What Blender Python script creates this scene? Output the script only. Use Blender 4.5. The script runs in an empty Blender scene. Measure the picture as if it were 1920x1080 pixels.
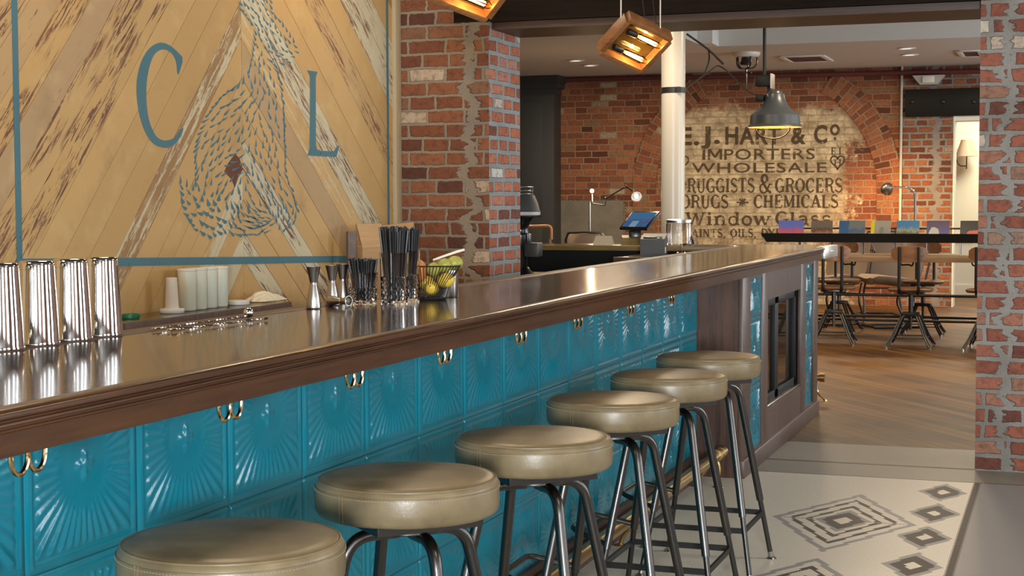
import bpy, bmesh, math, random
import numpy as np
from mathutils import Vector, Matrix, Euler

random.seed(7)
S = bpy.context.scene
C = S.collection
PI = math.pi
rad = math.radians

# ------------------------------------------------------------------ camera
CF, CYAW, CPIT, CROLL, CH = 2928.68, 0.3398, 0.0552, -0.0031, 1.2979
FWD = Vector((-math.sin(CYAW)*math.cos(CPIT), math.cos(CYAW)*math.cos(CPIT), -math.sin(CPIT)))
_r = Vector((math.cos(CYAW), math.sin(CYAW), 0)); _u = _r.cross(FWD)
RGT = math.cos(CROLL)*_r + math.sin(CROLL)*_u
UPV = -math.sin(CROLL)*_r + math.cos(CROLL)*_u
CAMP = Vector((0, 0, CH))
cd = bpy.data.cameras.new('camera'); cam = bpy.data.objects.new('camera', cd); C.objects.link(cam)
cd.sensor_width = 36; cd.lens = CF/1920*36; cd.clip_start = 0.05; cd.clip_end = 100
M = Matrix((RGT, UPV, -FWD)).transposed().to_4x4(); M.translation = CAMP
cam.matrix_world = M
S.camera = cam

# surveying helpers: where the sight line through a photo point meets a real plane
def _ray(px, py): return FWD*CF + RGT*(px-960) - UPV*(py-540)
def onz(px, py, z): d = _ray(px, py); return CAMP + d*((z-CAMP.z)/d.z)
def onx(px, py, x): d = _ray(px, py); return CAMP + d*(x/d.x)
def ony(px, py, y): d = _ray(px, py); return CAMP + d*(y/d.y)

# ------------------------------------------------------------------ world, light, exposure
S.view_settings.view_transform = 'Standard'
S.view_settings.look = 'None'
S.view_settings.gamma = 1.0
S.view_settings.use_curve_mapping = False
S.view_settings.exposure = 0.25
W = bpy.data.worlds.new('sky'); S.world = W; W.use_nodes = True
W.node_tree.nodes['Background'].inputs[0].default_value = (0.80, 0.90, 1.0, 1)
W.node_tree.nodes['Background'].inputs[1].default_value = 1.0

def area(name, loc, rot, sx, sy, power, col=(1, 1, 1)):
    l = bpy.data.lights.new(name, 'AREA'); l.shape = 'RECTANGLE'; l.size = sx; l.size_y = sy
    l.energy = power; l.color = col
    o = bpy.data.objects.new(name, l); C.objects.link(o); o.location = loc; o.rotation_euler = rot
    return o
DAY = (0.92, 0.97, 1.0); WARM = (1.0, 0.80, 0.55)
# daylight through the street windows (right wall, front wall) and the dining room windows
for y, pw in ((-2.2, 95), (0.6, 26), (3.4, 26), (6.2, 75)):
    area('window_daylight', (3.72, y, 1.75), (0, rad(90), 0), 1.9, 1.2, pw, DAY)
for x, w, h, pw in ((-1.6, 1.1, 1.9, 40), (1.5, 0.75, 0.60, 620)):
    area('window_daylight', (x, -4.12, 1.50), (rad(90), 0, 0), w, h, pw, DAY)
for y in (10.6, 14.0, 17.4):
    area('window_daylight', (3.72, y, 1.6), (0, rad(90), 0), 1.8, 1.8, 90, DAY)
# ceiling lights of the two rooms
for x, y in ((-2.6, 1.2), (-2.6, 4.2), (-2.7, 6.6), (0.6, 2.0), (0.6, 5.5)):
    area('ceiling_downlight', (x, y, 2.98), (0, 0, 0), 0.5, 0.5, 14, WARM)
for x, y in ((-5, 17.6), (-2.9, 17.6), (-0.9, 17.6), (-5, 13.5), (-1.2, 12.5), (-3.0, 11.0)):
    area('ceiling_downlight', (x, y, 2.86), (0, 0, 0), 0.5, 0.5, 48, WARM)
# ------------------------------------------------------------------ materials
def mat(name):
    m = bpy.data.materials.new(name); m.use_nodes = True
    nt = m.node_tree; b = nt.nodes['Principled BSDF']
    return m, nt, b
def simple(name, col, rough=0.5, metal=0.0, **kw):
    m, nt, b = mat(name)
    b.inputs['Base Color'].default_value = (*col, 1); b.inputs['Roughness'].default_value = rough
    b.inputs['Metallic'].default_value = metal
    for k, v in kw.items(): b.inputs[k.replace('_', ' ')].default_value = v
    return m
class NT:
    def __init__(s, nt): s.nt = nt; s.L = nt.links
    def n(s, t, **kw):
        x = s.nt.nodes.new(t)
        for k, v in kw.items(): setattr(x, k, v)
        return x
    def inp(s, sock, v):
        if isinstance(v, bpy.types.NodeSocket): s.L.new(v, sock)
        elif v is not None: sock.default_value = v
    def math(s, op, a, b=None, c=None, clamp=False):
        x = s.n('ShaderNodeMath', operation=op); x.use_clamp = clamp
        s.inp(x.inputs[0], a); s.inp(x.inputs[1], b)
        if c is not None: s.inp(x.inputs[2], c)
        return x.outputs[0]
    def noise(s, vec=None, scale=5, detail=3, rough=0.55, dist=0.0):
        x = s.n('ShaderNodeTexNoise'); x.inputs['Scale'].default_value = scale; x.inputs['Detail'].default_value = detail
        x.inputs['Roughness'].default_value = rough; x.inputs['Distortion'].default_value = dist
        if vec is not None: s.L.new(vec, x.inputs['Vector'])
        return x
    def mapping(s, vec, scale=(1, 1, 1), rot=(0, 0, 0), loc=(0, 0, 0)):
        x = s.n('ShaderNodeMapping'); x.inputs['Scale'].default_value = scale; x.inputs['Rotation'].default_value = rot
        x.inputs['Location'].default_value = loc; s.L.new(vec, x.inputs['Vector']); return x.outputs[0]
    def ramp(s, fac, stops, interp='LINEAR'):
        x = s.n('ShaderNodeValToRGB'); cr = x.color_ramp; cr.interpolation = interp
        while len(cr.elements) < len(stops): cr.elements.new(0.5)
        for e, (p, c) in zip(cr.elements, stops): e.position = p; e.color = (*c, 1) if len(c) == 3 else c
        s.L.new(fac, x.inputs[0]); return x.outputs[0]
    def mix(s, fac, a, b, blend='MIX'):
        x = s.n('ShaderNodeMix', data_type='RGBA', blend_type=blend)
        s.inp(x.inputs[0], fac)
        for k, v in ((6, a), (7, b)):
            if isinstance(v, tuple) and len(v) == 3: v = (*v, 1)
            s.inp(x.inputs[k], v)
        return x.outputs[2]
    def bump(s, h, strength=0.4, dist=0.01, normal=None):
        x = s.n('ShaderNodeBump'); x.inputs['Strength'].default_value = strength; x.inputs['Distance'].default_value = dist
        s.L.new(h, x.inputs['Height'])
        if normal is not None: s.L.new(normal, x.inputs['Normal'])
        return x.outputs[0]
    def step(s, v, lo, hi):
        x = s.n('ShaderNodeMapRange'); x.interpolation_type = 'SMOOTHSTEP'
        s.inp(x.inputs[0], v); s.inp(x.inputs[1], lo); s.inp(x.inputs[2], hi)
        return x.outputs[0]
    def coord(s, which='Object'):
        return s.n('ShaderNodeTexCoord').outputs[which]
    def pos(s): return s.n('ShaderNodeNewGeometry').outputs['Position']
    def sep(s, v):
        x = s.n('ShaderNodeSeparateXYZ'); s.L.new(v, x.inputs[0]); return x.outputs
    def comb(s, a, b, c=0.0):
        x = s.n('ShaderNodeCombineXYZ'); s.inp(x.inputs[0], a); s.inp(x.inputs[1], b); s.inp(x.inputs[2], c); return x.outputs[0]

def wood(name, dark, light, axis='Y', rough=0.35, scale=1.0, coat=0.0, ringy=6.0):
    m, nt, b = mat(name); k = NT(nt)
    v = k.coord('Object')
    sc = {'X': (0.5, 9, 9), 'Y': (9, 0.5, 9), 'Z': (9, 9, 0.5)}[axis]
    mv = k.mapping(v, tuple(s*scale for s in sc))
    n1 = k.noise(mv, 2.2, 5, 0.6, 0.8).outputs[0]
    n2 = k.noise(mv, ringy*2.2, 3, 0.6, 0.3).outputs[0]
    f = k.math('ADD', k.math('MULTIPLY', n1, 0.65), k.math('MULTIPLY', n2, 0.35))
    c = k.ramp(f, [(0.34, dark), (0.5, tuple((a+b_)/2 for a, b_ in zip(dark, light))), (0.66, light)])
    nt.links.new(c, b.inputs['Base Color'])
    b.inputs['Roughness'].default_value = rough
    b.inputs['Coat Weight'].default_value = coat; b.inputs['Coat Roughness'].default_value = 0.06
    nt.links.new(k.bump(n2, 0.12, 0.002), b.inputs['Normal'])
    return m

def brick(name, bw=0.215, rh=0.0745, mortar=0.010, cols=None, mcol=(0.34, 0.33, 0.31), mcol2=None, band=None, rough_edge=0.012, bump=0.9, wash=False, dark=1.0):
    m, nt, b = mat(name); k = NT(nt)
    uv = k.coord('UV')
    u, v, _ = k.sep(uv)
    n = k.noise(uv, 9, 3); nx, ny, _z = k.sep(n.outputs['Color'])
    n3 = k.noise(uv, 45, 3)
    n3x, n3y, _z2 = k.sep(n3.outputs['Color'])
    du = k.math('ADD', k.math('MULTIPLY', k.math('SUBTRACT', nx, 0.5), 0.030), k.math('MULTIPLY', k.math('SUBTRACT', n3x, 0.5), rough_edge))
    dv = k.math('ADD', k.math('MULTIPLY', k.math('SUBTRACT', ny, 0.5), 0.016), k.math('MULTIPLY', k.math('SUBTRACT', n3y, 0.5), rough_edge))
    vec = k.comb(k.math('ADD', u, du), k.math('ADD', v, dv))
    def bt(c1, c2, mc):
        x = k.n('ShaderNodeTexBrick'); nt.links.new(vec, x.inputs['Vector'])
        x.inputs['Scale'].default_value = 1.0; x.inputs['Brick Width'].default_value = bw; x.inputs['Row Height'].default_value = rh
        x.inputs['Mortar Size'].default_value = mortar; x.inputs['Mortar Smooth'].default_value = 0.25; x.inputs['Bias'].default_value = 0.0
        x.inputs['Color1'].default_value = (*c1, 1); x.inputs['Color2'].default_value = (*c2, 1); x.inputs['Mortar'].default_value = (*mc, 1)
        x.offset = 0.5; x.offset_frequency = 2; x.squash = 0.72; x.squash_frequency = 3
        return x
    t = bt((0, 0, 0), (1, 1, 1), (0.5, 0.5, 0.5))
    cols = cols or [(0.0, (0.10, 0.035, 0.022)), (0.10, (0.20, 0.060, 0.032)), (0.45, (0.32, 0.105, 0.050)), (0.75, (0.42, 0.150, 0.075)), (0.93, (0.30, 0.13, 0.07)), (0.985, (0.62, 0.50, 0.38))]
    bc = k.ramp(t.outputs['Color'], [(p, tuple(dark*q for q in c)) for p, c in cols])
    blot = k.noise(uv, 30, 4, 0.65).outputs[0]
    bc = k.mix(k.step(blot, 0.42, 0.75), bc, k.mix(0.6, bc, (0.055, 0.03, 0.024)))
    big = k.noise(uv, 2.3, 3, 0.6).outputs[0]
    mc = k.mix(k.step(big, 0.40, 0.62), mcol, mcol2 or tuple(0.7*q for q in mcol))
    mc = k.mix(k.math('MULTIPLY', k.noise(uv, 120, 2).outputs[0], 0.5), mc, (0.10, 0.095, 0.085))
    fac = t.outputs['Fac']
    if band:          # grey pointing smeared over the bricks where the masonry was toothed together
        acc = None
        for (u0, w) in band:
            wob = k.math('MULTIPLY', k.math('SUBTRACT', k.noise(k.comb(0.0, v), 6.5, 3, .65).outputs[0], 0.5), 0.34)
            d = k.math('ABSOLUTE', k.math('SUBTRACT', k.math('ADD', u, wob), u0))
            d = k.math('ADD', d, k.math('MULTIPLY', k.math('SUBTRACT', n3.outputs[0], 0.5), 0.06))
            s_ = k.math('SUBTRACT', 1.0, k.step(d, w*0.6, w))
            acc = s_ if acc is None else k.math('MAXIMUM', acc, s_)
        fac = k.math('MAXIMUM', fac, acc)
    col = k.mix(fac, bc, mc)
    h = k.math('ADD', k.math('MULTIPLY', k.math('SUBTRACT', 1.0, fac), 1.0), k.math('MULTIPLY', k.noise(uv, 70, 4, 0.7).outputs[0], 0.55))
    if wash:
        x, y, z = k.sep(k.pos())
        # limewashed field inside the arch, edges flaked by noise
        cx, cz, R = wash['c'][0], wash['c'][1], wash['r']
        dx = k.math('SUBTRACT', x, cx); dz = k.math('SUBTRACT', z, cz)
        wr = k.math('MULTIPLY', k.math('SUBTRACT', k.noise(uv, 2.6, 5, 0.65).outputs[0], 0.5), 1.2)
        fl = k.math('MULTIPLY', k.math('SUBTRACT', k.noise(uv, 22, 4, 0.7).outputs[0], 0.5), 0.35)
        ex = k.math('ADD', k.math('MAXIMUM', k.math('SUBTRACT', x, wash['x1']), k.math('SUBTRACT', wash['x0'], x)), k.math('ADD', wr, fl))
        ez = k.math('ADD', k.math('SUBTRACT', z, wash['z1']), k.math('MULTIPLY', k.math('ADD', wr, fl), 0.55))
        rr = k.math('SUBTRACT', k.math('SQRT', k.math('ADD', k.math('MULTIPLY', dx, dx), k.math('MULTIPLY', k.math('MAXIMUM', dz, 0.0), k.math('MAXIMUM', dz, 0.0)))), R)
        e = k.math('MAXIMUM', k.math('MAXIMUM', ex, ez), rr)
        msk = k.math('SUBTRACT', 1.0, k.step(e, -0.08, 0.06))
        # lower down the wash has pitted away
        low = k.math('MULTIPLY', k.step(z, 1.65, 0.7), 0.62)
        pit = k.step(k.noise(uv, 28, 5, 0.7).outputs[0], k.math('SUBTRACT', 0.68, k.math('MULTIPLY', low, 0.28)), k.math('SUBTRACT', 0.80, k.math('MULTIPLY', low, 0.28)))
        msk = k.math('MULTIPLY', msk, k.math('SUBTRACT', 1.0, k.math('MULTIPLY', pit, 0.8)))
        msk = k.math('MULTIPLY', msk, k.math('SUBTRACT', 1.0, k.math('MULTIPLY', fac, 0.45)))
        wc = k.mix(k.step(k.noise(uv, 6, 6, 0.72).outputs[0], .3, .7), (0.25, 0.185, 0.105), (0.68, 0.55, 0.35))
        col = k.mix(k.math('MULTIPLY', msk, 0.95), col, wc)
        # concrete patch low on the left of the wall
        pe = k.math('ADD', k.math('MAXIMUM', k.math('SUBTRACT', x, wash['px1']), k.math('SUBTRACT', z, wash['pz1'])), k.math('MULTIPLY', fl, 0.35))
        pm = k.math('SUBTRACT', 1.0, k.step(pe, -0.03, 0.02))
        pc = k.mix(k.noise(uv, 4, 5, 0.6).outputs[0], (0.10, 0.085, 0.062), (0.27, 0.24, 0.19))
        col = k.mix(pm, col, pc)
        h = k.math('MULTIPLY', h, k.math('SUBTRACT', 1.0, k.math('MULTIPLY', pm, 0.97)))
    nt.links.new(col, b.inputs['Base Color'])
    b.inputs['Roughness'].default_value = 0.9; b.inputs['Specular IOR Level'].default_value = 0.2
    nt.links.new(k.bump(h, bump, 0.012), b.inputs['Normal'])
    return m

MT = {}
MT['bar_top'] = wood('varnished_walnut', (0.022, 0.009, 0.004), (0.068, 0.030, 0.012), 'Y', 0.17, 0.9, 0.35)
MT['bar_edge'] = wood('walnut_edge', (0.030, 0.0115, 0.0045), (0.095, 0.038, 0.013), 'Y', 0.30, 1.0, 0.25)
MT['panel'] = wood('dark_oak_panel', (0.022, 0.010, 0.007), (0.135, 0.060, 0.034), 'Z', 0.42, 2.2)
MT['frame_wood'] = wood('stained_frame_wood', (0.075, 0.042, 0.032), (0.125, 0.075, 0.058), 'Z', 0.38, 0.8)
MT['kick'] = wood('kickboard_wood', (0.06, 0.032, 0.022), (0.14, 0.080, 0.055), 'Y', 0.45)
MT['fixture_wood'] = wood('warm_fixture_wood', (0.16, 0.060, 0.018), (0.36, 0.150, 0.050), 'X', 0.45)
MT['chair_wood'] = wood('chair_plywood', (0.13, 0.055, 0.025), (0.27, 0.135, 0.062), 'X', 0.4)
MT['table_wood'] = wood('table_oak', (0.17, 0.105, 0.052), (0.33, 0.22, 0.12), 'X', 0.4)
MT['beam'] = wood('blackened_beam', (0.006, 0.004, 0.003), (0.020, 0.012, 0.007), 'X', 0.7)
MT['beam'].node_tree.nodes['Principled BSDF'].inputs['Specular IOR Level'].default_value = 0.08
MT['beam_lip'] = wood('beam_edge_board', (0.035, 0.016, 0.009), (0.085, 0.040, 0.022), 'X', 0.45)
MT['rail_wood'] = simple('rail_wood', (0.30, 0.13, 0.04), 0.4)
MT['counter_edge'] = wood('ochre_counter_edge', (0.17, 0.105, 0.030), (0.36, 0.245, 0.090), 'X', 0.35)
MT['black'] = simple('black_paint', (0.010, 0.010, 0.010), 0.5, Specular_IOR_Level=0.2)
MT['black_gloss'] = simple('black_gloss', (0.010, 0.010, 0.011), 0.15)
MT['charcoal'] = simple('charcoal_joinery_paint', (0.030, 0.029, 0.026), 0.5)
MT['gunmetal'] = simple('gunmetal_tube', (0.115, 0.110, 0.105), 0.30, 1.0)
MT['dark_steel'] = simple('dark_steel', (0.085, 0.082, 0.078), 0.38, 1.0)
MT['black_steel'] = simple('black_steel', (0.030, 0.029, 0.028), 0.4, 0.6)
MT['steel'] = simple('polished_steel', (0.80, 0.79, 0.77), 0.09, 1.0)
MT['brushed'] = simple('brushed_steel', (0.46, 0.43, 0.40), 0.28, 1.0)
MT['chrome'] = simple('chrome', (0.85, 0.85, 0.85), 0.08, 1.0)
MT['brass'] = simple('aged_brass', (0.52, 0.37, 0.16), 0.34, 1.0)
MT['bright_brass'] = simple('polished_brass', (0.86, 0.62, 0.33), 0.16, 1.0)
MT['nickel'] = simple('worn_nickel', (0.60, 0.60, 0.55), 0.35, 1.0)
MT['white_paint'] = simple('white_column_paint', (0.44, 0.42, 0.375), 0.30)
MT['white'] = simple('white_plastic', (0.75, 0.74, 0.70), 0.4)
MT['ceiling'] = simple('ceiling_paint', (0.60, 0.585, 0.555), 0.8)
MT['soffit'] = simple('soffit_paint', (0.72, 0.73, 0.70), 0.7)
MT['dark_ceiling'] = simple('dark_ceiling_boards', (0.035, 0.026, 0.020), 0.7)
MT['plain_wall'] = simple('plain_plaster', (0.45, 0.42, 0.38), 0.85)
MT['cream_wall'] = simple('cream_wall', (0.74, 0.70, 0.55), 0.7)
MT['white_panel'] = simple('white_wainscot', (0.66, 0.65, 0.58), 0.5)
MT['trim_cream'] = simple('aged_cream_trim', (0.42, 0.33, 0.20), 0.6)
MT['blue_paint'] = None
MT['straw'] = simple('black_straw', (0.012, 0.012, 0.013), 0.35)
MT['green'] = simple('green_plastic', (0.010, 0.16, 0.060), 0.35)
MT['screen_black'] = simple('screen_bezel', (0.012, 0.012, 0.014), 0.25)
MT['card'] = simple('cream_card', (0.78, 0.62, 0.40), 0.8)
MT['grey_plastic'] = simple('dark_grey_plastic', (0.045, 0.042, 0.042), 0.45)
MT['light_grey'] = simple('light_grey_plastic', (0.45, 0.44, 0.42), 0.4)
MT['lamp_grey'] = simple('slate_enamel', (0.042, 0.048, 0.054), 0.33)
MT['lamp_inner'] = simple('shade_lining', (0.75, 0.42, 0.16), 0.5)
MT['pipe_red'] = simple('red_brown_pipe', (0.12, 0.030, 0.028), 0.45)
MT['linen'] = simple('linen_shade', (0.42, 0.30, 0.20), 0.8)
MT['grout_dark'] = simple('floor_grout', (0.11, 0.092, 0.075), 0.9)
MT['hex_white'] = simple('hex_tile_white', (0.80, 0.74, 0.63), 0.38)
MT['hex_grey'] = simple('hex_tile_grey', (0.30, 0.30, 0.31), 0.42)
MT['hex_dark'] = simple('hex_tile_dark', (0.028, 0.023, 0.021), 0.5)
MT['hex_mid'] = simple('hex_tile_mid_grey', (0.26, 0.24, 0.205), 0.42)
MT['pith'] = simple('bone_handle', (0.78, 0.73, 0.60), 0.4)

def leather():
    m, nt, b = mat('olive_leather'); k = NT(nt)
    v = k.coord('Object'); g = k.n('ShaderNodeObjectInfo').outputs['Random']
    n = k.noise(v, 7, 4, 0.6).outputs[0]; f = k.noise(v, 160, 3, 0.6).outputs[0]
    x, y, z = k.sep(v)
    c = k.ramp(n, [(0.33, (0.145, 0.105, 0.055)), (0.55, (0.225, 0.170, 0.092)), (0.72, (0.30, 0.235, 0.135))])
    nt.links.new(c, b.inputs['Base Color'])
    b.inputs['Roughness'].default_value = 0.36; b.inputs['Specular IOR Level'].default_value = 0.6
    nt.links.new(k.bump(k.math('ADD', f, k.math('MULTIPLY', n, 1.5)), 0.10, 0.003), b.inputs['Normal'])
    return m
MT['leather'] = leather()
MT['stitch'] = simple('pale_stitching', (0.36, 0.32, 0.19), 0.7)
MT['tan_fabric'] = simple('tan_upholstery', (0.30, 0.215, 0.145), 0.75)

def teal():
    m, nt, b = mat('teal_enamelled_tin'); k = NT(nt)
    v = k.coord('Object'); n = k.noise(v, 3.0, 4, 0.6).outputs[0]
    c = k.mix(n, (0.002, 0.155, 0.225), (0.006, 0.230, 0.310))
    nt.links.new(c, b.inputs['Base Color']); b.inputs['Roughness'].default_value = 0.20
    b.inputs['Specular IOR Level'].default_value = 0.55
    nt.links.new(k.bump(k.noise(v, 38, 3).outputs[0], 0.10, 0.004), b.inputs['Normal'])
    return m
MT['teal'] = teal()

def glass(name, col=(1, 1, 1), rough=0.0, ior=1.45):
    m, nt, b = mat(name)
    b.inputs['Base Color'].default_value = (*col, 1); b.inputs['Roughness'].default_value = rough
    b.inputs['Transmission Weight'].default_value = 1.0; b.inputs['IOR'].default_value = ior
    return m
MT['glass'] = glass('clear_glass')
def bulb_glass():
    m, nt, b = mat('amber_bulb_glass'); k = NT(nt); out = nt.nodes['Material Output']
    t = k.n('ShaderNodeBsdfTransparent'); t.inputs[0].default_value = (1.0, .82, .52, 1); g = k.n('ShaderNodeBsdfGlossy'); g.inputs['Roughness'].default_value = .03
    lw = k.n('ShaderNodeLayerWeight'); lw.inputs[0].default_value = .25; mx = k.n('ShaderNodeMixShader')
    nt.links.new(lw.outputs['Fresnel'], mx.inputs[0]); nt.links.new(t.outputs[0], mx.inputs[1]); nt.links.new(g.outputs[0], mx.inputs[2]); nt.links.new(mx.outputs[0], out.inputs[0]); return m
MT['bulb_glass'] = bulb_glass()
MT['frosted'] = simple('translucent_plastic', (0.74, 0.68, 0.58), 0.40, Subsurface_Weight=0.4, Subsurface_Scale=0.02)
MT['door_glass'] = simple('dark_fridge_glass', (0.012, 0.014, 0.014), 0.03, Specular_IOR_Level=1.0, Transmission_Weight=0.6)
MT['amber_pane'] = simple('smoked_amber_pane', (0.055, 0.035, 0.010), 0.03, Specular_IOR_Level=1.0)

def emit(name, col, s):
    m, nt, b = mat(name)
    b.inputs['Base Color'].default_value = (0, 0, 0, 1)
    b.inputs['Emission Color'].default_value = (*col, 1); b.inputs['Emission Strength'].default_value = s
    return m
MT['filament'] = emit('glowing_filament', (1.0, 0.66, 0.28), 45)
MT['bulb_glow'] = emit('lit_bulb', (1.0, 0.66, 0.30), 14)
MT['downlight'] = emit('downlight_lens', (1.0, 0.93, 0.80), 1.6)

def blue_paint():
    m, nt, b = mat('worn_blue_paint'); k = NT(nt)
    v = k.pos(); n = k.noise(v, 26, 5, 0.7).outputs[0]
    c = k.mix(k.noise(v, 3, 3).outputs[0], (0.050, 0.140, 0.190), (0.085, 0.200, 0.235))
    nt.links.new(c, b.inputs['Base Color']); b.inputs['Roughness'].default_value = 0.7
    nt.links.new(k.math('MULTIPLY', k.step(n, 0.26, 0.36), 0.92), b.inputs['Alpha'])
    return m
MT['blue_paint'] = blue_paint()
def sign_paint():
    m, nt, b = mat('faded_sign_paint'); k = NT(nt)
    v = k.pos(); n = k.noise(v, 11, 6, 0.75).outputs[0]; z = k.sep(v)[2]
    c = k.mix(k.noise(v, 4, 3).outputs[0], (0.055, 0.032, 0.016), (0.100, 0.064, 0.033))
    nt.links.new(c, b.inputs['Base Color']); b.inputs['Roughness'].default_value = 0.9
    low = k.math('MULTIPLY', k.step(z, 1.6, 0.9), 0.03)
    nt.links.new(k.math('MULTIPLY', k.step(n, k.math('ADD', 0.30, low), k.math('ADD', 0.46, low)), 0.88), b.inputs['Alpha'])
    return m
MT['sign_paint'] = sign_paint()

def planks():
    m, nt, b = mat('reclaimed_painted_planks'); k = NT(nt)
    uv = k.coord('UV'); at = k.n('ShaderNodeAttribute', attribute_name='plank'); r, g, bb = k.sep(at.outputs['Color'])
    st = k.mapping(uv, (1.2, 14, 1))
    tone = k.ramp(r, [(0.0, (0.30, 0.165, 0.060)), (0.35, (0.44, 0.265, 0.095)), (0.7, (0.52, 0.325, 0.125)), (1.0, (0.40, 0.265, 0.135))])
    stain = k.noise(uv, 3.2, 5, 0.65).outputs[0]
    tone = k.mix(k.step(stain, 0.52, 0.78), tone, k.mix(0.55, tone, (0.22, 0.135, 0.065)))
    tone = k.mix(k.step(k.noise(uv, 5.5, 3).outputs[0], 0.5, 0.8), tone, k.mix(0.4, tone, (0.62, 0.46, 0.22)))
    n1 = k.math('ADD', k.math('MULTIPLY', k.noise(st, 3.0, 6, 0.72, 0.6).outputs[0], .78), k.math('MULTIPLY', k.noise(k.mapping(uv, (20, 60, 1)), 2.0, 4, .7).outputs[0], .22))
    cm = k.step(n1, k.math('SUBTRACT', 0.86, k.math('MULTIPLY', g, 0.55)), k.math('SUBTRACT', 0.92, k.math('MULTIPLY', g, 0.55)))
    col = k.mix(cm, tone, k.mix(k.noise(uv, 9, 3).outputs[0], (0.47, 0.38, 0.24), (0.60, 0.55, 0.38)))
    st2 = k.mapping(uv, (2.2, 26, 1), loc=(3.1, 0.7, 0))
    n2 = k.noise(st2, 2.0, 5, 0.7, 1.6).outputs[0]
    lowf = k.noise(k.mapping(uv, (1, 3, 1), loc=(7, 2, 0)), 2.4, 3).outputs[0]
    bm = k.math('MULTIPLY', k.step(n2, k.math('SUBTRACT', 0.80, k.math('MULTIPLY', bb, 0.305)), k.math('SUBTRACT', 0.83, k.math('MULTIPLY', bb, 0.305))), k.step(lowf, 0.40, 0.52))
    col = k.mix(bm, col, k.mix(k.noise(uv, 12, 2).outputs[0], (0.10, 0.042, 0.024), (0.19, 0.085, 0.045)))
    nt.links.new(col, b.inputs['Base Color']); b.inputs['Roughness'].default_value = 0.62
    nt.links.new(k.bump(k.math('SUBTRACT', n1, k.math('MULTIPLY', bm, 0.5)), 0.15, 0.004), b.inputs['Normal'])
    return m
MT['planks'] = planks()

def wood_floor():
    m, nt, b = mat('oak_plank_floor'); k = NT(nt)
    p = k.pos(); mv = k.mapping(p, (1, 1, 1), (0, 0, rad(-126.7)))
    t = k.n('ShaderNodeTexBrick'); nt.links.new(mv, t.inputs['Vector'])
    for a, v in (('Scale', 1.0), ('Brick Width', 1.9), ('Row Height', 0.085), ('Mortar Size', 0.0030), ('Mortar Smooth', 0.2)): t.inputs[a].default_value = v
    t.inputs['Color1'].default_value = (0, 0, 0, 1); t.inputs['Color2'].default_value = (1, 1, 1, 1); t.inputs['Mortar'].default_value = (0.5, 0.5, 0.5, 1)
    t.offset = 0.37
    g = k.noise(k.mapping(mv, (0.9, 18, 1)), 2.6, 5, 0.65, 0.7).outputs[0]
    f = k.math('ADD', k.math('MULTIPLY', k.sep(t.outputs['Color'])[0], 0.45), k.math('MULTIPLY', g, 0.6))
    c = k.ramp(f, [(0.22, (0.030, 0.012, 0.004)), (0.46, (0.072, 0.030, 0.008)), (0.66, (0.125, 0.056, 0.014)), (0.88, (0.19, 0.092, 0.026))])
    c = k.mix(k.step(k.noise(p, 1.1, 4, .6).outputs[0], .40, .70), c, k.mix(.55, c, (0.22, 0.105, 0.022)))
    c = k.mix(t.outputs['Fac'], c, (0.020, 0.010, 0.005))
    nt.links.new(c, b.inputs['Base Color'])
    nt.links.new(k.math('ADD', 0.34, k.math('MULTIPLY', g, 0.28)), b.inputs['Roughness']); b.inputs['Specular IOR Level'].default_value = 0.25
    nt.links.new(k.bump(k.math('SUBTRACT', g, t.outputs['Fac']), 0.25, 0.003), b.inputs['Normal'])
    return m
MT['wood_floor'] = wood_floor()

MT['brick_front'] = brick('front_brick', mcol=(0.34, 0.26, 0.18), mcol2=(0.25, 0.21, 0.165), band=[(-2.98, 0.042)], mortar=0.009,
    cols=[(0.0, (0.10, 0.042, 0.030)), (0.12, (0.17, 0.062, 0.036)), (0.5, (0.235, 0.086, 0.043)), (0.82, (0.29, 0.115, 0.056)), (0.95, (0.22, 0.11, 0.065)), (0.992, (0.50, 0.38, 0.27))])
MT['brick_side_lit'] = brick('daylit_side_brick', mcol=(0.42, 0.43, 0.42), mcol2=(0.33, 0.35, 0.35), mortar=0.015, bw=0.20,  # daylight on the pillar side painted in: brighter brick, paler mortar than the front
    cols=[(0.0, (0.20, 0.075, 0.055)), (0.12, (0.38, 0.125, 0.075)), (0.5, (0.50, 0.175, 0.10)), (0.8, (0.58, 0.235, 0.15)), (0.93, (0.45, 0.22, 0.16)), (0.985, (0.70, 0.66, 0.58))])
MT['brick_right'] = brick('right_pillar_brick', mcol=(0.36, 0.345, 0.32), mcol2=(0.25, 0.235, 0.21), mortar=0.012, band=[(-0.262, 0.030)], bw=0.235, rh=0.077,
    cols=[(0.0, (0.12, 0.050, 0.040)), (0.12, (0.23, 0.080, 0.055)), (0.5, (0.33, 0.118, 0.078)), (0.8, (0.40, 0.17, 0.115)), (0.93, (0.30, 0.17, 0.12)), (0.985, (0.60, 0.52, 0.42))])
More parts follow.
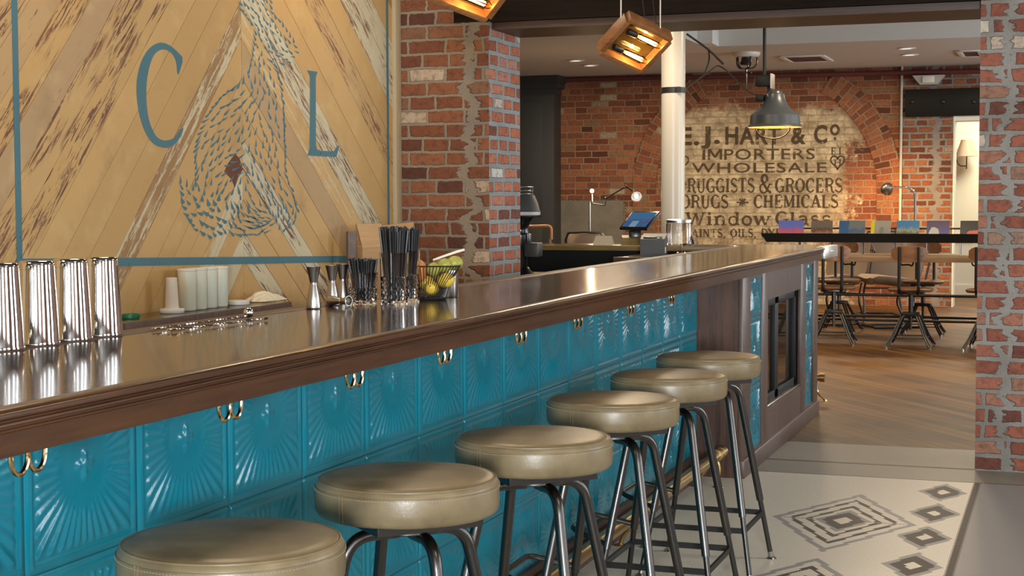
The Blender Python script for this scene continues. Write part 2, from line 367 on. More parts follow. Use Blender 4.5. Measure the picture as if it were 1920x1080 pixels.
# ------------------------------------------------------------------ mesh helpers
class MB:
    def __init__(s): s.v = []; s.f = []; s.uv = []; s.mi = []; s.col = []; s.cc = (0, 0, 0, 1); s.m = 0
    def add(s, vs, fs, uvs=None, mtx=None):
        o = len(s.v)
        for p in vs:
            p = Vector(p)
            if mtx is not None: p = mtx @ p
            s.v.append(tuple(p))
        for i, f in enumerate(fs):
            s.f.append(tuple(o+j for j in f)); s.mi.append(s.m); s.col.append(s.cc)
            s.uv.append(None if uvs is None else uvs[i])
    def box(s, x0, x1, y0, y1, z0, z1, mtx=None, bev=0.0):
        if bev > 0:
            bm = bmesh.new(); bmesh.ops.create_cube(bm, size=1)
            for v in bm.verts: v.co = Vector(((x0+x1)/2+v.co.x*(x1-x0), (y0+y1)/2+v.co.y*(y1-y0), (z0+z1)/2+v.co.z*(z1-z0)))
            bmesh.ops.bevel(bm, geom=bm.edges[:], offset=bev, segments=2, affect='EDGES', profile=0.5)
            s.bm(bm, mtx); return
        vs = [(x0, y0, z0), (x1, y0, z0), (x1, y1, z0), (x0, y1, z0), (x0, y0, z1), (x1, y0, z1), (x1, y1, z1), (x0, y1, z1)]
        s.add(vs, [(0, 3, 2, 1), (4, 5, 6, 7), (0, 1, 5, 4), (1, 2, 6, 5), (2, 3, 7, 6), (3, 0, 4, 7)], None, mtx)
    def bm(s, bm, mtx=None):
        bm.verts.index_update()
        s.add([v.co.copy() for v in bm.verts], [tuple(v.index for v in f.verts) for f in bm.faces], None, mtx); bm.free()
    def tube(s, pts, r, n=10, cap=True, r2=None, closed=False):
        pts = [Vector(p) for p in pts]; N = len(pts)
        rs = [r + (r2-r)*i/max(1, N-1) if r2 is not None else r for i in range(N)] if not isinstance(r, (list, tuple)) else r
        T = []
        for i in range(N):
            a = pts[(i-1) % N] if (i > 0 or closed) else pts[i]; b = pts[(i+1) % N] if (i < N-1 or closed) else pts[i]
            d = (b-a); T.append(d.normalized() if d.length > 1e-9 else Vector((0, 0, 1)))
        up = Vector((0, 0, 1)) if abs(T[0].z) < 0.9 else Vector((1, 0, 0))
        nrm = (up - T[0]*up.dot(T[0])).normalized(); vs = []
        for i in range(N):
            nrm = (nrm - T[i]*nrm.dot(T[i])).normalized(); bn = T[i].cross(nrm)
            for j in range(n):
                a = 2*PI*j/n; vs.append(pts[i] + (nrm*math.cos(a)+bn*math.sin(a))*rs[i])
        fs = []
        for i in range(N if closed else N-1):
            i2 = (i+1) % N
            for j in range(n):
                j2 = (j+1) % n; fs.append((i*n+j, i*n+j2, i2*n+j2, i2*n+j))
        if cap and not closed:
            fs.append(tuple(range(n-1, -1, -1))); fs.append(tuple((N-1)*n+j for j in range(n)))
        s.add(vs, fs)
    def cyl(s, p, q, r, r2=None, n=16): s.tube([p, q], [r, r if r2 is None else r2], n)
    def lathe(s, prof, n=32, mtx=None, a0=0, a1=2*PI):
        vs = []; full = abs(a1-a0-2*PI) < 1e-6; cols = n if full else n+1
        for (r, z) in prof:
            for j in range(cols):
                a = a0+(a1-a0)*j/n; vs.append((r*math.cos(a), r*math.sin(a), z))
        fs = []
        for i in range(len(prof)-1):
            for j in range(n):
                j2 = (j+1) % cols
                f = [i*cols+j, i*cols+j2, (i+1)*cols+j2, (i+1)*cols+j]
                if prof[i][0] < 1e-7: f = [i*cols+j, (i+1)*cols+j2, (i+1)*cols+j]
                elif prof[i+1][0] < 1e-7: f = [i*cols+j, i*cols+j2, (i+1)*cols+j]
                fs.append(tuple(f))
        s.add(vs, fs, None, mtx)
    def prism(s, poly, h0, h1, mtx):
        # poly in local xy, extruded from h0 to h1 along local z; concave outlines are triangulated
        bm = bmesh.new(); vb = [bm.verts.new((x, y, h1)) for x, y in poly]
        f = bm.faces.new(vb); f.normal_update()
        if f.normal.z < 0: f.normal_flip()
        ex = bmesh.ops.extrude_face_region(bm, geom=[f])
        for e in ex['geom']:
            if isinstance(e, bmesh.types.BMVert): e.co.z = h1
        for v in vb: v.co.z = h0
        bmesh.ops.recalc_face_normals(bm, faces=bm.faces[:])
        bmesh.ops.triangulate(bm, faces=[q for q in bm.faces if len(q.verts) > 4])
        s.bm(bm, mtx)
    def sphere(s, c, r, n=20, m=12, sc=(1, 1, 1), mtx=None):
        prof = [(max(0, r*math.sin(PI*i/m)), -r*math.cos(PI*i/m)) for i in range(m+1)]
        mm = Matrix.Translation(c) @ Matrix.Diagonal((*sc, 1))
        s.lathe(prof, n, (mtx @ mm) if mtx is not None else mm)
    def build(s, name, m, parent=None, loc=None, ang=35, smooth=True, attr=False):
        me = bpy.data.meshes.new(name); me.from_pydata(s.v, [], s.f)
        ms = m if isinstance(m, (list, tuple)) else [m]
        for x in ms: me.materials.append(MT[x] if isinstance(x, str) else x)
        if len(ms) > 1: me.polygons.foreach_set('material_index', s.mi)
        uvl = me.uv_layers.new(name='UVMap')
        me.update()
        for p in me.polygons:
            u = s.uv[p.index]
            if u is not None:
                for k, li in enumerate(p.loop_indices): uvl.data[li].uv = u[k]
            else:
                nx, ny, nz = (abs(q) for q in p.normal)
                for li in p.loop_indices:
                    co = me.vertices[me.loops[li].vertex_index].co
                    uvl.data[li].uv = (co.x, co.y) if nz >= nx and nz >= ny else ((co.y, co.z) if nx >= ny else (co.x, co.z))
        if attr:
            ca = me.color_attributes.new('plank', 'FLOAT_COLOR', 'CORNER')
            for p in me.polygons:
                for li in p.loop_indices: ca.data[li].color = s.col[p.index]
        if smooth:
            me.shade_smooth(); me.set_sharp_from_angle(angle=rad(ang))
        o = bpy.data.objects.new(name, me); C.objects.link(o)
        if parent is not None: o.parent = parent
        if loc is not None: o.location = loc
        return o

def bez(pts, rb=0.05, n=6):
    """polyline with its inner corners rounded by radius rb"""
    pts = [Vector(p) for p in pts]; out = [pts[0]]
    for a, b, c in zip(pts, pts[1:], pts[2:]):
        d1 = (a-b); d2 = (c-b); r = min(rb, d1.length*0.49, d2.length*0.49)
        p0 = b+d1.normalized()*r; p1 = b+d2.normalized()*r
        for i in range(n+1):
            t = i/n; out.append(p0*(1-t)**2 + b*2*t*(1-t) + p1*t*t)
    out.append(pts[-1]); return out
def arc(cx, cy, rx, ry, a0, a1, n=14):
    return [(cx+rx*math.cos(rad(a0+(a1-a0)*i/n)), cy+ry*math.sin(rad(a0+(a1-a0)*i/n))) for i in range(n+1)]

def tag(o, label=None, cat=None, group=None, kind=None):
    if label: o['label'] = label
    if cat: o['category'] = cat
    if group: o['group'] = group
    if kind: o['kind'] = kind
    return o
def thing(name, label, cat, loc=(0, 0, 0), rz=0.0, group=None):
    o = bpy.data.objects.new(name, None); C.objects.link(o); o.empty_display_size = 0.05
    o.location = loc; o.rotation_euler = (0, 0, rz)
    return tag(o, label, cat, group)
def kids(o): return [c for c in C.objects if c.parent == o]
def dup(o, loc=None, rz=None, label=None, parent=None):
    c = o.copy(); C.objects.link(c)
    if parent is not None: c.parent = parent
    if loc is not None: c.location = loc
    if rz is not None: c.rotation_euler = (0, 0, rz)
    if label: c['label'] = label
    for ch in o.children: dup(ch, parent=c)
    return c
def struct(o): o['kind'] = 'structure'; return o

# ------------------------------------------------------------------ room shell
YP0, YP1 = 7.77, 8.27          # the brick cross wall between bar room and dining room
XW = -3.395                    # plank wall
YB = 19.7                      # far brick wall
ZC = 2.93
mb = MB(); mb.box(-3.6, 3.7, -4.2, 1.25, -0.1, 0); mb.box(0.62, 3.7, 1.25, YP0, -0.1, 0); mb.box(-3.6, -1.66, 1.25, YP1, -0.1, 0)
FL = mb.build('floor', 'hex_mid'); struct(FL)
mb = MB(); mb.box(-8.4, 4.0, 8.40, 22.5, -0.1, 0); mb.build('floor_dining', 'wood_floor'); struct(bpy.data.objects['floor_dining'])

# mosaic of small hexagonal tiles, laid one by one
def hex_floor():
    V = []; F = []; MI = []
    def in_rect(x, y): return -1.66 <= x <= 0.45 and 2.2 <= y <= 8.40
    XR, YT1, YT2 = -0.372, 7.41, 7.77
    P = lambda px, py: onz(px, py, 0)
    big = [P(1448, 968), P(1618, 927.5), P(1715, 985), P(1541.7, 1035)]
    bc = sum(big, Vector())/4; ba = (big[2]-big[0]).length/2; bb = (big[1]-big[3]).length/2
    small = []
    for q in (((1718, 921.7), (1813, 925), (1771.7, 907.5), (1760, 940)), ((1700, 961.5), (1798, 964), (1760, 945), (1741, 983)),
              ((1680, 1006.7), (1786, 1010.8), (1746, 989), (1724, 1031)), ((1655, 1058), (1772, 1064), (1727, 1037), (1704, 1088))):
        p = [P(*a) for a in q]; small.append((sum(p, Vector())/4, (p[1]-p[0]).length/2, (p[2]-p[3]).length/2))
    sy = [s[0].y for s in small]; pit = (sy[0]-sy[-1])/(len(sy)-1); sx = sum(s[0].x for s in small)/4
    sa = sum(s[1] for s in small)/4; sb = pit*0.455
    def colour(x, y):
        if y > YT2: return 3 if y > YT2+0.03 else 2
        if y > YT1: return 2 if (YT1 <= y < YT1+0.018) else 3
        if x > XR: return 2 if x < XR+0.030 else 1
        # running row of small diamonds along the border
        k = round((sy[0]-y)/pit)
        if k >= 0:
            d = abs(x-sx)/sa + abs(y-(sy[0]-k*pit))/sb
            if d < 0.28: return 0
            if d < 0.76: return 2
            if d < 1.0: return 1
        # large nested diamonds down the middle
        step = 2*bb+0.10
        kk = round((bc.y-y)/step)
        if kk >= 0:
            yy = y-(bc.y-kk*step); d = abs(x-bc.x)/ba + abs(yy)/bb
            if d < 1.0:
                if d < 0.13: return 0
                if d < 0.31: return 2
                if d < 0.38: return 1
                if abs(yy) < 0.009 and d > 0.38: return 1
                if d < 0.47: return 0
                if d < 0.545: return 2
                if d < 0.70: return 0
                if d < 0.775: return 2
                if d < 0.90: return 0
                return 1
        return 0
    HEX = [(math.cos(PI/6+k*PI/3), math.sin(PI/6+k*PI/3)) for k in range(6)]
    def lay(pitch, r, region, col, tz):
        dy = pitch*math.sqrt(3)/2
        j0 = int(2.2/dy); j1 = int(8.40/dy)+1
        for j in range(j0, j1):
            y = j*dy
            for i in range(int(-1.66/pitch)-1, int(0.62/pitch)+1):
                x = (i+(0.5 if j % 2 else 0))*pitch
                if not in_rect(x, y) or not region(x, y): continue
                c = col(x, y); o = len(V)
                for cx_, sx_ in HEX: V.append((x+r*cx_, y+r*sx_, tz))
                F.append((o, o+1, o+2, o+3, o+4, o+5)); MI.append(c)
    pitch = 0.0145
    field = lambda x, y: x < XR+0.035 and y < YT1+0.02
    lay(pitch, pitch/math.sqrt(3)*0.94, field, colour, 0.0012)
    lay(pitch, pitch/math.sqrt(3)*0.95, lambda x, y: not field(x, y), colour, 0.0012)
    me = bpy.data.meshes.new('floor_mosaic'); me.from_pydata(V, [], F)
    for n in ('hex_white', 'hex_grey', 'hex_dark', 'hex_mid'): me.materials.append(MT[n])
    me.polygons.foreach_set('material_index', MI); me.update()
    o = bpy.data.objects.new('floor_mosaic', me); C.objects.link(o); return o
mb = MB(); mb.box(-1.66, 0.62, 1.25, 8.40, -0.1, -0.0003); g = mb.build('floor_grout', 'grout_dark'); struct(g)
struct(hex_floor())

# bar room shell
mb = MB(); mb.box(-3.6, 3.9, -4.2, YP0, 3.05, 3.15); struct(mb.build('ceiling', 'dark_ceiling'))
def wall_open(axis, c0, c1, a0, a1, z0, z1, holes):
    """wall slab with window holes; axis 'x' = slab normal along x between c0,c1; spans a0..a1"""
    mb = MB()
    def bx(p0, p1, q0, q1):
        if p1-p0 < 1e-6 or q1-q0 < 1e-6: return
        if axis == 'x': mb.box(c0, c1, p0, p1, q0, q1)
        else: mb.box(p0, p1, c0, c1, q0, q1)
    a = a0
    for (h0, h1, k0, k1) in sorted(holes):
        bx(a, h0, z0, z1); bx(h0, h1, z0, k0); bx(h0, h1, k1, z1); a = h1
    bx(a, a1, z0, z1); return mb
rh = [(y-0.6, y+0.6, 0.8, 2.7) for y in (-2.2, 0.6, 3.4, 6.2)]
struct(wall_open('x', 3.5, 3.7, -4.2, YP0, 0, 3.05, rh).build('wall_right', 'brick_front'))
fh = [(-2.15, -1.05, 0.55, 2.45), (1.10, 1.90, 1.17, 1.83)]
struct(wall_open('y', -4.2, -4.0, -3.6, 3.7, 0, 3.05, fh).build('wall_front', 'brick_front'))
wi = 1
def window_frame(axis, c, h):
    global wi
    a0, a1, z0, z1 = h; mb = MB(); t = 0.05
    segs = [(a0, a0+t, z0, z1), (a1-t, a1, z0, z1), (a0, a1, z0, z0+t), (a0, a1, z1-t, z1), (a0, a1, z0+(z1-z0)*0.62, z0+(z1-z0)*0.62+0.035)]
    for p0, p1, q0, q1 in segs:
        if axis == 'x': mb.box(c-0.03, c+0.03, p0, p1, q0, q1)
        else: mb.box(p0, p1, c-0.03, c+0.03, q0, q1)
    struct(mb.build('window_%d' % wi, 'charcoal')); wi += 1
for h in rh: window_frame('x', 3.6, h)
for h in fh: window_frame('y', -4.1, h)

# dining room shell
dh = [(y-0.9, y+0.9, 0.7, 2.5) for y in (10.6, 14.0, 17.4)]
struct(wall_open('x', 3.5, 3.7, YP1, 22.5, 0, 3.4, dh).build('wall_dining_right', 'plain_wall'))
for h in dh: window_frame('x', 3.6, h)
mb = MB(); mb.box(-8.4, -8.2, YP1, 22.5, 0, 3.4); struct(mb.build('wall_dining_left', 'charcoal'))
# ceiling: lower slab at the back and along the left, higher bay with a pale fascia on the right
ps = ony(1345, 84, 16.3)
mb = MB(); mb.box(-8.4, 3.7, 16.4, 22.5, ZC, 3.5); mb.box(-8.4, -3.62, YP1, 16.4, ZC, 3.5)
mb.box(-3.62, 3.7, YP1, 16.4, 3.40, 3.5); struct(mb.build('ceiling_dining', 'ceiling'))
mb = MB(); mb.box(-3.62, 3.6, 16.375, 16.4, ZC-0.002, 3.40); mb.box(-3.62, ps.x, 16.05, 16.375, ZC-0.002, 3.40)
struct(mb.build('trim_1', 'soffit'))

# plank wall on the left, chevron boards, each cut to its own length
CY0 = 6.071                                    # centre joint of the chevron
apex = [3.62, 3.44, 3.265, 3.09, 2.915, 2.735, 2.545, 2.36, 2.17, 2.01, 1.839, 1.704, 1.579, 1.445, 1.31, 1.173, 1.04, 0.90, 0.78, 0.65, 0.5, 0.35]
def chevron():
    rr = random.Random(11); mb = MB(); YL, YR, ZB, ZT = 0.6, 7.70, 0.55, 3.04
    def clip(poly, f):
        out = []
        for i in range(len(poly)):
            a, b = poly[i], poly[(i+1) % len(poly)]; fa, fb = f(a), f(b)
            if fa >= 0: out.append(a)
            if (fa >= 0) != (fb >= 0):
                t = fa/(fa-fb); out.append((a[0]+(b[0]-a[0])*t, a[1]+(b[1]-a[1])*t))
        return out
    wear = {('L', -2): (.7, .25, .8), ('L', -1): (.85, .1, .9), ('L', 0): (.9, .15, .5), ('L', 1): (.6, .2, .95), ('L', 2): (1.0, .12, .6), ('L', 3): (.75, .25, 1.0), ('L', 4): (.62, .1, .85), ('L', 5): (.7, .05, .2),
            ('L', 6): (.5, .05, .1), ('L', 7): (.45, .05, .15), ('L', 8): (.0, .66, .0), ('L', 9): (.6, .05, .0), ('L', 10): (.5, .05, .05), ('L', 11): (.62, .1, .0), ('L', 12): (.7, .15, .1), ('L', 13): (.6, .8, .1), ('L', 14): (.55, .3, .3), ('L', 15): (.6, .85, .2), ('L', 16): (.5, .3, .4),
            ('R', 1): (.6, .85, .75), ('R', 2): (.5, .88, .95), ('R', 3): (.6, .3, .4), ('R', 4): (.8, .35, .9), ('R', 5): (.7, .2, .35), ('R', 6): (.6, .1, .15), ('R', 7): (.55, .93, .95), ('R', 8): (.7, .62, .25), ('R', 9): (.95, .35, .0), ('R', 10): (.7, .1, .05), ('R', 11): (.6, .12, .0),
            ('R', 12): (.55, .90, .95), ('R', 13): (.65, .3, .1), ('R', 14): (.75, .15, .1), ('R', 15): (.5, .88, .85), ('R', 16): (.6, .5, .3)}
    for side, sl in (('L', 1.096), ('R', 0.80)):
        sg = -1 if side == 'L' else 1
        ap = apex + [apex[-1]-0.14*i for i in range(1, 6)]
        ap2 = [apex[0]+0.176*i for i in range(36, 0, -1)] + ap if side == 'L' else [apex[0]+0.16*i for i in range(12, 0, -1)] + ap
        off = len(ap2)-len(ap)
        for i in range(len(ap2)-1):
            z1, z0 = ap2[i]-0.0019, ap2[i+1]+0.0019
            far = 6.5
            poly = [(CY0+sg*0.0012, z1), (CY0+sg*far, z1-far*sl), (CY0+sg*far, z0-far*sl), (CY0+sg*0.0012, z0)]
            for f in (lambda p: p[1]-ZB, lambda p: ZT-p[1], lambda p: p[0]-YL, lambda p: YR-p[0]):
                poly = clip(poly, f)
                if len(poly) < 3: break
            if len(poly) < 3: continue
            key = (side, i-off+0)
            a, w, br = wear.get(key, (rr.random()*0.8, rr.choice([.05, .1, .2, .3]), rr.choice([.0, .1, .2, .45])))
            mb.cc = (a, w, br, 1)
            ca, sa = 1/math.hypot(1, sl), sl/math.hypot(1, sl); jit = rr.random()*7; hx = rr.uniform(0, 0.0015)
            uvf = lambda p: ((p[0]-CY0)*sg*ca - (p[1])*sa + jit, (p[0]-CY0)*sg*sa + p[1]*ca + jit*1.7)
            n = len(poly); cx = sum(p[0] for p in poly)/n; cz = sum(p[1] for p in poly)/n
            vs = [(XW+hx, p[0], p[1]) for p in poly] + [(XW-0.02, p[0], p[1]) for p in poly]
            ar = sum(poly[k][0]*poly[(k+1) % n][1]-poly[(k+1) % n][0]*poly[k][1] for k in range(n))
            top = tuple(range(n)) if ar > 0 else tuple(range(n-1, -1, -1))
            fs = [top]+[(k, (k+1) % n, n+(k+1) % n, n+k) for k in range(n)]
            uvs = [[uvf(poly[k]) for k in top]]+[[uvf(poly[k]), uvf(poly[(k+1) % n]), uvf(poly[(k+1) % n]), uvf(poly[k])] for k in range(n)]
            mb.add(vs, fs, uvs)
    return mb.build('wall_left', 'planks', smooth=False, attr=True)
WL = struct(chevron())
mb = MB(); mb.box(-3.6, XW-0.02, -4.0, YP0, 0, 3.05); struct(mb.build('wall_left_backing', 'black'))
mb = MB(); mb.box(XW-0.02, XW+0.022, 7.695, 7.768, 0.6, 3.04, bev=0.004); struct(mb.build('trim_2', 'trim_cream'))

# painted border, letters and hare on the planks (pixel outlines laid onto the wall plane)
WM = Matrix(((0, 0, 1, XW+0.0016), (1, 0, 0, 0), (0, 1, 0, 0), (0, 0, 0, 1)))   # local (y, z, x)
def wp(px, py): p = onx(px, py, XW); return (p.y, p.z)
mb = MB()
a = wp(28, 0); b_ = wp(35.5, 494); c_ = wp(645, 484.5); d_ = wp(724.5, 0)
hw = 0.016
mb.prism([(4.508-hw, 0.0+b_[1]-hw), (4.508+hw, b_[1]-hw), (4.508+hw, 3.0), (4.508-hw, 3.0)], 0, 0.0006, WM)
mb.prism([(4.508+hw, b_[1]-hw), (4.508+hw, b_[1]+hw), (7.63, c_[1]+hw-0.02), (7.63, c_[1]-hw-0.02)], 0, 0.0006, WM)
mb.prism([(7.618, 1.0), (7.644, 1.0), (7.644, 3.0), (7.618, 3.0)], 0, 0.0006, WM)
mb.build('painted_border', 'blue_paint', WL)
def crop(pts): return [wp(240+x/4.155, 60+y/4.155) for x, y in pts]
Cp = [(430, 205), (380, 150), (320, 100), (260, 78), (200, 95), (140, 150), (90, 250), (65, 370), (62, 470), (75, 600), (105, 720), (150, 820), (205, 880), (270, 903), (320, 900), (370, 870), (410, 810), (432, 745),
      (405, 755), (370, 815), (330, 840), (275, 848), (225, 825), (190, 770), (160, 690), (145, 600), (138, 500), (142, 380), (160, 280), (190, 190), (230, 145), (275, 133), (320, 148), (355, 185), (375, 240), (380, 335), (395, 325)]
Lp = [(1393, 298), (1475, 310), (1462, 345), (1460, 380), (1462, 880), (1472, 915), (1500, 925), (1600, 930), (1628, 888), (1643, 888), (1620, 975), (1395, 962), (1412, 905), (1415, 345)]
def chaikin(P, sharp):
    out = []; n = len(P)
    for i in range(n):
        a, b, c = P[i-1], P[i], P[(i+1) % n]
        if i in sharp: out.append(b); continue
        out += [(b[0]*.75+a[0]*.25, b[1]*.75+a[1]*.25), (b[0]*.75+c[0]*.25, b[1]*.75+c[1]*.25)]
    return out
Cp = chaikin(chaikin(Cp, {0, 17, 18, 36}), set())
for nm, P_ in (('painted_letter_c', Cp), ('painted_letter_l', Lp)):
    mb = MB(); mb.prism(crop(P_), 0, 0.0006, WM); mb.build('painted_letter', 'blue_paint', WL)
def hare():
    poly = [(440, -40), (452, 18), (470, 42), (478, 60), (472, 110), (465, 140), (448, 158), (415, 182), (390, 215), (372, 260), (366, 300), (371, 332), (362, 350), (338, 336), (341, 375), (348, 402), (366, 430), (392, 443), (420, 432),
            (445, 440), (475, 439), (502, 434), (512, 420), (524, 424), (535, 428), (552, 414), (556, 390), (545, 352), (535, 328), (534, 290), (533, 250), (531, 200), (525, 152), (514, 122), (540, 116), (555, 97), (550, 75), (530, 45), (508, 22), (503, -40)]
    hole = [(438, 342), (447, 318), (452, 372), (440, 358)]
    anch = [(460, 20, 55), (500, 60, 62), (530, 70, 75), (540, 110, 20), (515, 110, 30), (480, 110, 95), (500, 150, 75), (520, 200, 82), (525, 280, 80), (500, 230, 70), (470, 190, 120), (430, 190, 150), (400, 225, 145), (385, 270, 130), (420, 270, 120), (460, 260, 115), (490, 290, 75),
            (372, 310, 95), (400, 310, 130), (430, 310, 160), (440, 300, 170), (350, 370, 60), (360, 410, 30), (400, 410, 45), (390, 350, 100), (420, 350, 125), (440, 400, 75), (460, 380, 70), (460, 425, 15), (490, 405, 200), (500, 425, 150), (480, 350, 80), (520, 350, 70), (545, 370, 60), (540, 415, 110), (520, 395, 75)]
    def inside(p, q):
        c = False; n = len(q)
        for i in range(n):
            (x1, y1), (x2, y2) = q[i], q[i-1]
            if (y1 > p[1]) != (y2 > p[1]) and p[0] < (x2-x1)*(p[1]-y1)/(y2-y1)+x1: c = not c
        return c
    def dirn(x, y):
        sx = sy = 0
        for ax, ay, ad in anch:
            w = 1/((x-ax)**2+(y-ay)**2+30)**1.4; sx += w*math.cos(rad(2*ad)); sy += w*math.sin(rad(2*ad))
        return math.atan2(sy, sx)/2
    rr = random.Random(5); pts = []
    for i in range(len(poly)):          # along the outline
        (x0, y0), (x1, y1) = poly[i], poly[(i+1) % len(poly)]; L = math.hypot(x1-x0, y1-y0); n = max(1, int(L/10))
        for k in range(n):
            t = k/n; p = (x0+(x1-x0)*t, y0+(y1-y0)*t)
            if p[1] > -30 and all((p[0]-q[0])**2+(p[1]-q[1])**2 > 36 for q in pts): pts.append(p)
    tries = 0
    while tries < 9000:
        tries += 1; p = (rr.uniform(330, 560), rr.uniform(-30, 445))
        if not inside(p, poly): continue
        dd = 7.2 if (p[1] < 120 or (p[1] > 380 and p[0] > 430)) else 10.0
        if all((p[0]-q[0])**2+((p[1]-q[1])*0.8)**2 > dd*dd for q in pts): pts.append(p)
    mb = MB()
    for (x, y) in pts:
        a = dirn(x, y)+rr.uniform(-.28, .28); s_ = rr.uniform(0.8, 1.15)
        tail = x < 420 and y > 360
        L = (8.8 if y > 120 else 6.5)*s_*(.8 if tail else 1); w = (3.5 if tail else 2.15 if x < 460 else 1.8)*s_
        if a < 0: a += PI
        ca, sa = math.cos(a), math.sin(a)
        prof = [(-1, 0), (-.5, .35), (0.1, .75), (.6, 1.0), (.9, .6), (1, 0), (.9, -.6), (.6, -1), (.1, -.6), (-.5, -.2)]
        q = []
        for (u, v) in prof:
            bend = 0.12*L*(u*u)
            uu, vv = u*L, v*w+bend*0.5; q.append(wp(x+uu*ca-vv*sa, y+uu*sa+vv*ca))
        mb.prism(q, 0, 0.0005, WM)
    return mb.build('painted_hare', 'blue_paint', WL, smooth=False)
hare()
# dark bare-wood knot under the painted hare
mb = MB(); mb.prism([wp(*p) for p in ((441, 288), (449, 298), (455, 318), (446, 332), (440, 352), (434, 336), (420, 322), (428, 305))], -0.0012, -0.0002, WM)
MT['bare'] = simple('bare_red_wood', (0.13, 0.045, 0.024), 0.8)
mb.build('bare_patch', 'bare', WL)

# left pillar (frontal face + side face with daylight put into its brick tones), beam seat notch, beam, right pillar
XP = -2.873; ZN = 2.245
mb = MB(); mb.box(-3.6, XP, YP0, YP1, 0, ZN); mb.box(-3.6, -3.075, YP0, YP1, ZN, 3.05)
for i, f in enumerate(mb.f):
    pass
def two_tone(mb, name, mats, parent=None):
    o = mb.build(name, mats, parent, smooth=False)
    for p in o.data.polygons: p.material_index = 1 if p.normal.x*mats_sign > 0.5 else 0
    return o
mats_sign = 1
struct(two_tone(mb, 'wall_cross_left', ['brick_front', 'brick_side_lit']))
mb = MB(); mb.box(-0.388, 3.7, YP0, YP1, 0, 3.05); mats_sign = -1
struct(two_tone(mb, 'wall_cross_right', ['brick_right', 'brick_side_lit']))
mb = MB(); mb.box(-3.075, -0.388, YP0+0.01, YP1-0.02, ZN, 3.05); bm_ = struct(mb.build('wall_cross_beam', 'beam'))
mb = MB(); mb.box(XP, -0.388, YP0+0.05, YP1, 2.208, ZN); mb.build('beam_edge_board', 'beam_lip', bm_)
mb = MB(); mb.box(-8.4, -3.6, YP1-0.1, YP1, 0, 3.4); struct(mb.build('wall_dining_front', 'charcoal'))
mb = MB(); mb.box(-3.62, 3.6, YP1-0.05, YP1, 3.05, 3.4); struct(mb.build('wall_dining_header', 'soffit'))

# far brick wall with arch, limewashed sign, doorway
AC = ony(1432, 355, YB); R0, R1 = 1.40, 1.70
dl = ony(1787, 300, YB).x; dtop = ony(1810, 217, YB).z
wx0 = ony(1262, 300, YB).x; wx1 = ony(1596, 300, YB).x; wz1 = ony(1440, 205, YB).z
cols_b = [(0.0, (0.095, 0.034, 0.020)), (0.12, (0.19, 0.062, 0.030)), (0.5, (0.265, 0.092, 0.042)), (0.82, (0.33, 0.125, 0.056)), (0.95, (0.24, 0.13, 0.062)), (0.99, (0.42, 0.33, 0.22))]
MT['brick_back'] = brick('dining_brick', bw=0.225, rh=0.0815, mortar=0.008, mcol=(0.36, 0.25, 0.16), mcol2=(0.25, 0.18, 0.12), cols=cols_b, rough_edge=0.010,
    wash=dict(c=(AC.x, AC.z), r=R0-0.02, x0=wx0, x1=wx1, z1=wz1, px1=ony(1172, 400, YB).x, pz1=ony(1100, 374, YB).z))
MT['brick_arch'] = brick('arch_brick', bw=0.20, rh=0.082, mortar=0.008, mcol=(0.36, 0.25, 0.16), mcol2=(0.25, 0.18, 0.12), cols=cols_b, rough_edge=0.008)
MT['brick_door'] = brick('patched_brick', bw=0.20, rh=0.0815, mortar=0.016, mcol=(0.30, 0.27, 0.24), mcol2=(0.22, 0.20, 0.19), cols=cols_b, band=[(dl-0.20, 0.06)], rough_edge=0.014)
mb = MB()
xs = ony(1690, 300, YB).x
mb.box(-8.4, xs, YB, YB+0.3, 0, ZC)
WB = struct(mb.build('wall_back', 'brick_back'))
mb = MB(); mb.box(xs, dl, YB, YB+0.3, 0, ZC); mb.box(dl, -0.2, YB, YB+0.3, dtop, ZC); mb.box(-0.2, 3.5, YB, YB+0.3, 0, ZC)
mb.build('door_pier', 'brick_door', WB)
mb = MB(); n = 96
vs = []; uvr = []
path = [(1, 0, -1.3+1.3*k/14, 0) for k in range(14)]+[(math.cos(PI*k/82), math.sin(PI*k/82), 0, PI*k/82*1.55) for k in range(83)]+[(-1, 0, -1.3*k/14, 0) for k in range(1, 15)]
vv = 0; prev = None; vlist = []
for (cx_, cz_, dz_, _a) in path:
    q = Vector((AC.x+1.55*cx_, AC.z+1.55*cz_+dz_))
    if prev is not None: vv += (q-prev).length
    prev = q; vlist.append(vv)
    for (r, y) in ((R0, YB-0.004), (R0, YB-0.016), (R1, YB-0.016), (R1, YB-0.004)): vs.append((AC.x+r*cx_, y, AC.z+r*cz_+dz_))
fs = []; uvs = []
for i in range(len(path)-1):
    a0, a1 = vlist[i], vlist[i+1]
    for k, (u0, u1) in enumerate(((0, 0.012), (0.012, 0.312), (0.312, 0.324))):
        fs.append((i*4+k, i*4+k+1, (i+1)*4+k+1, (i+1)*4+k)); uvs.append([(u0, a0), (u1, a0), (u1, a1), (u0, a1)])
keep = [i for i, f in enumerate(fs) if max(vs[j][2] for j in f) < ZC-0.01]
mb.add(vs, [fs[i] for i in keep], [uvs[i] for i in keep]); mb.build('brick_arch', 'brick_arch', WB, smooth=False)
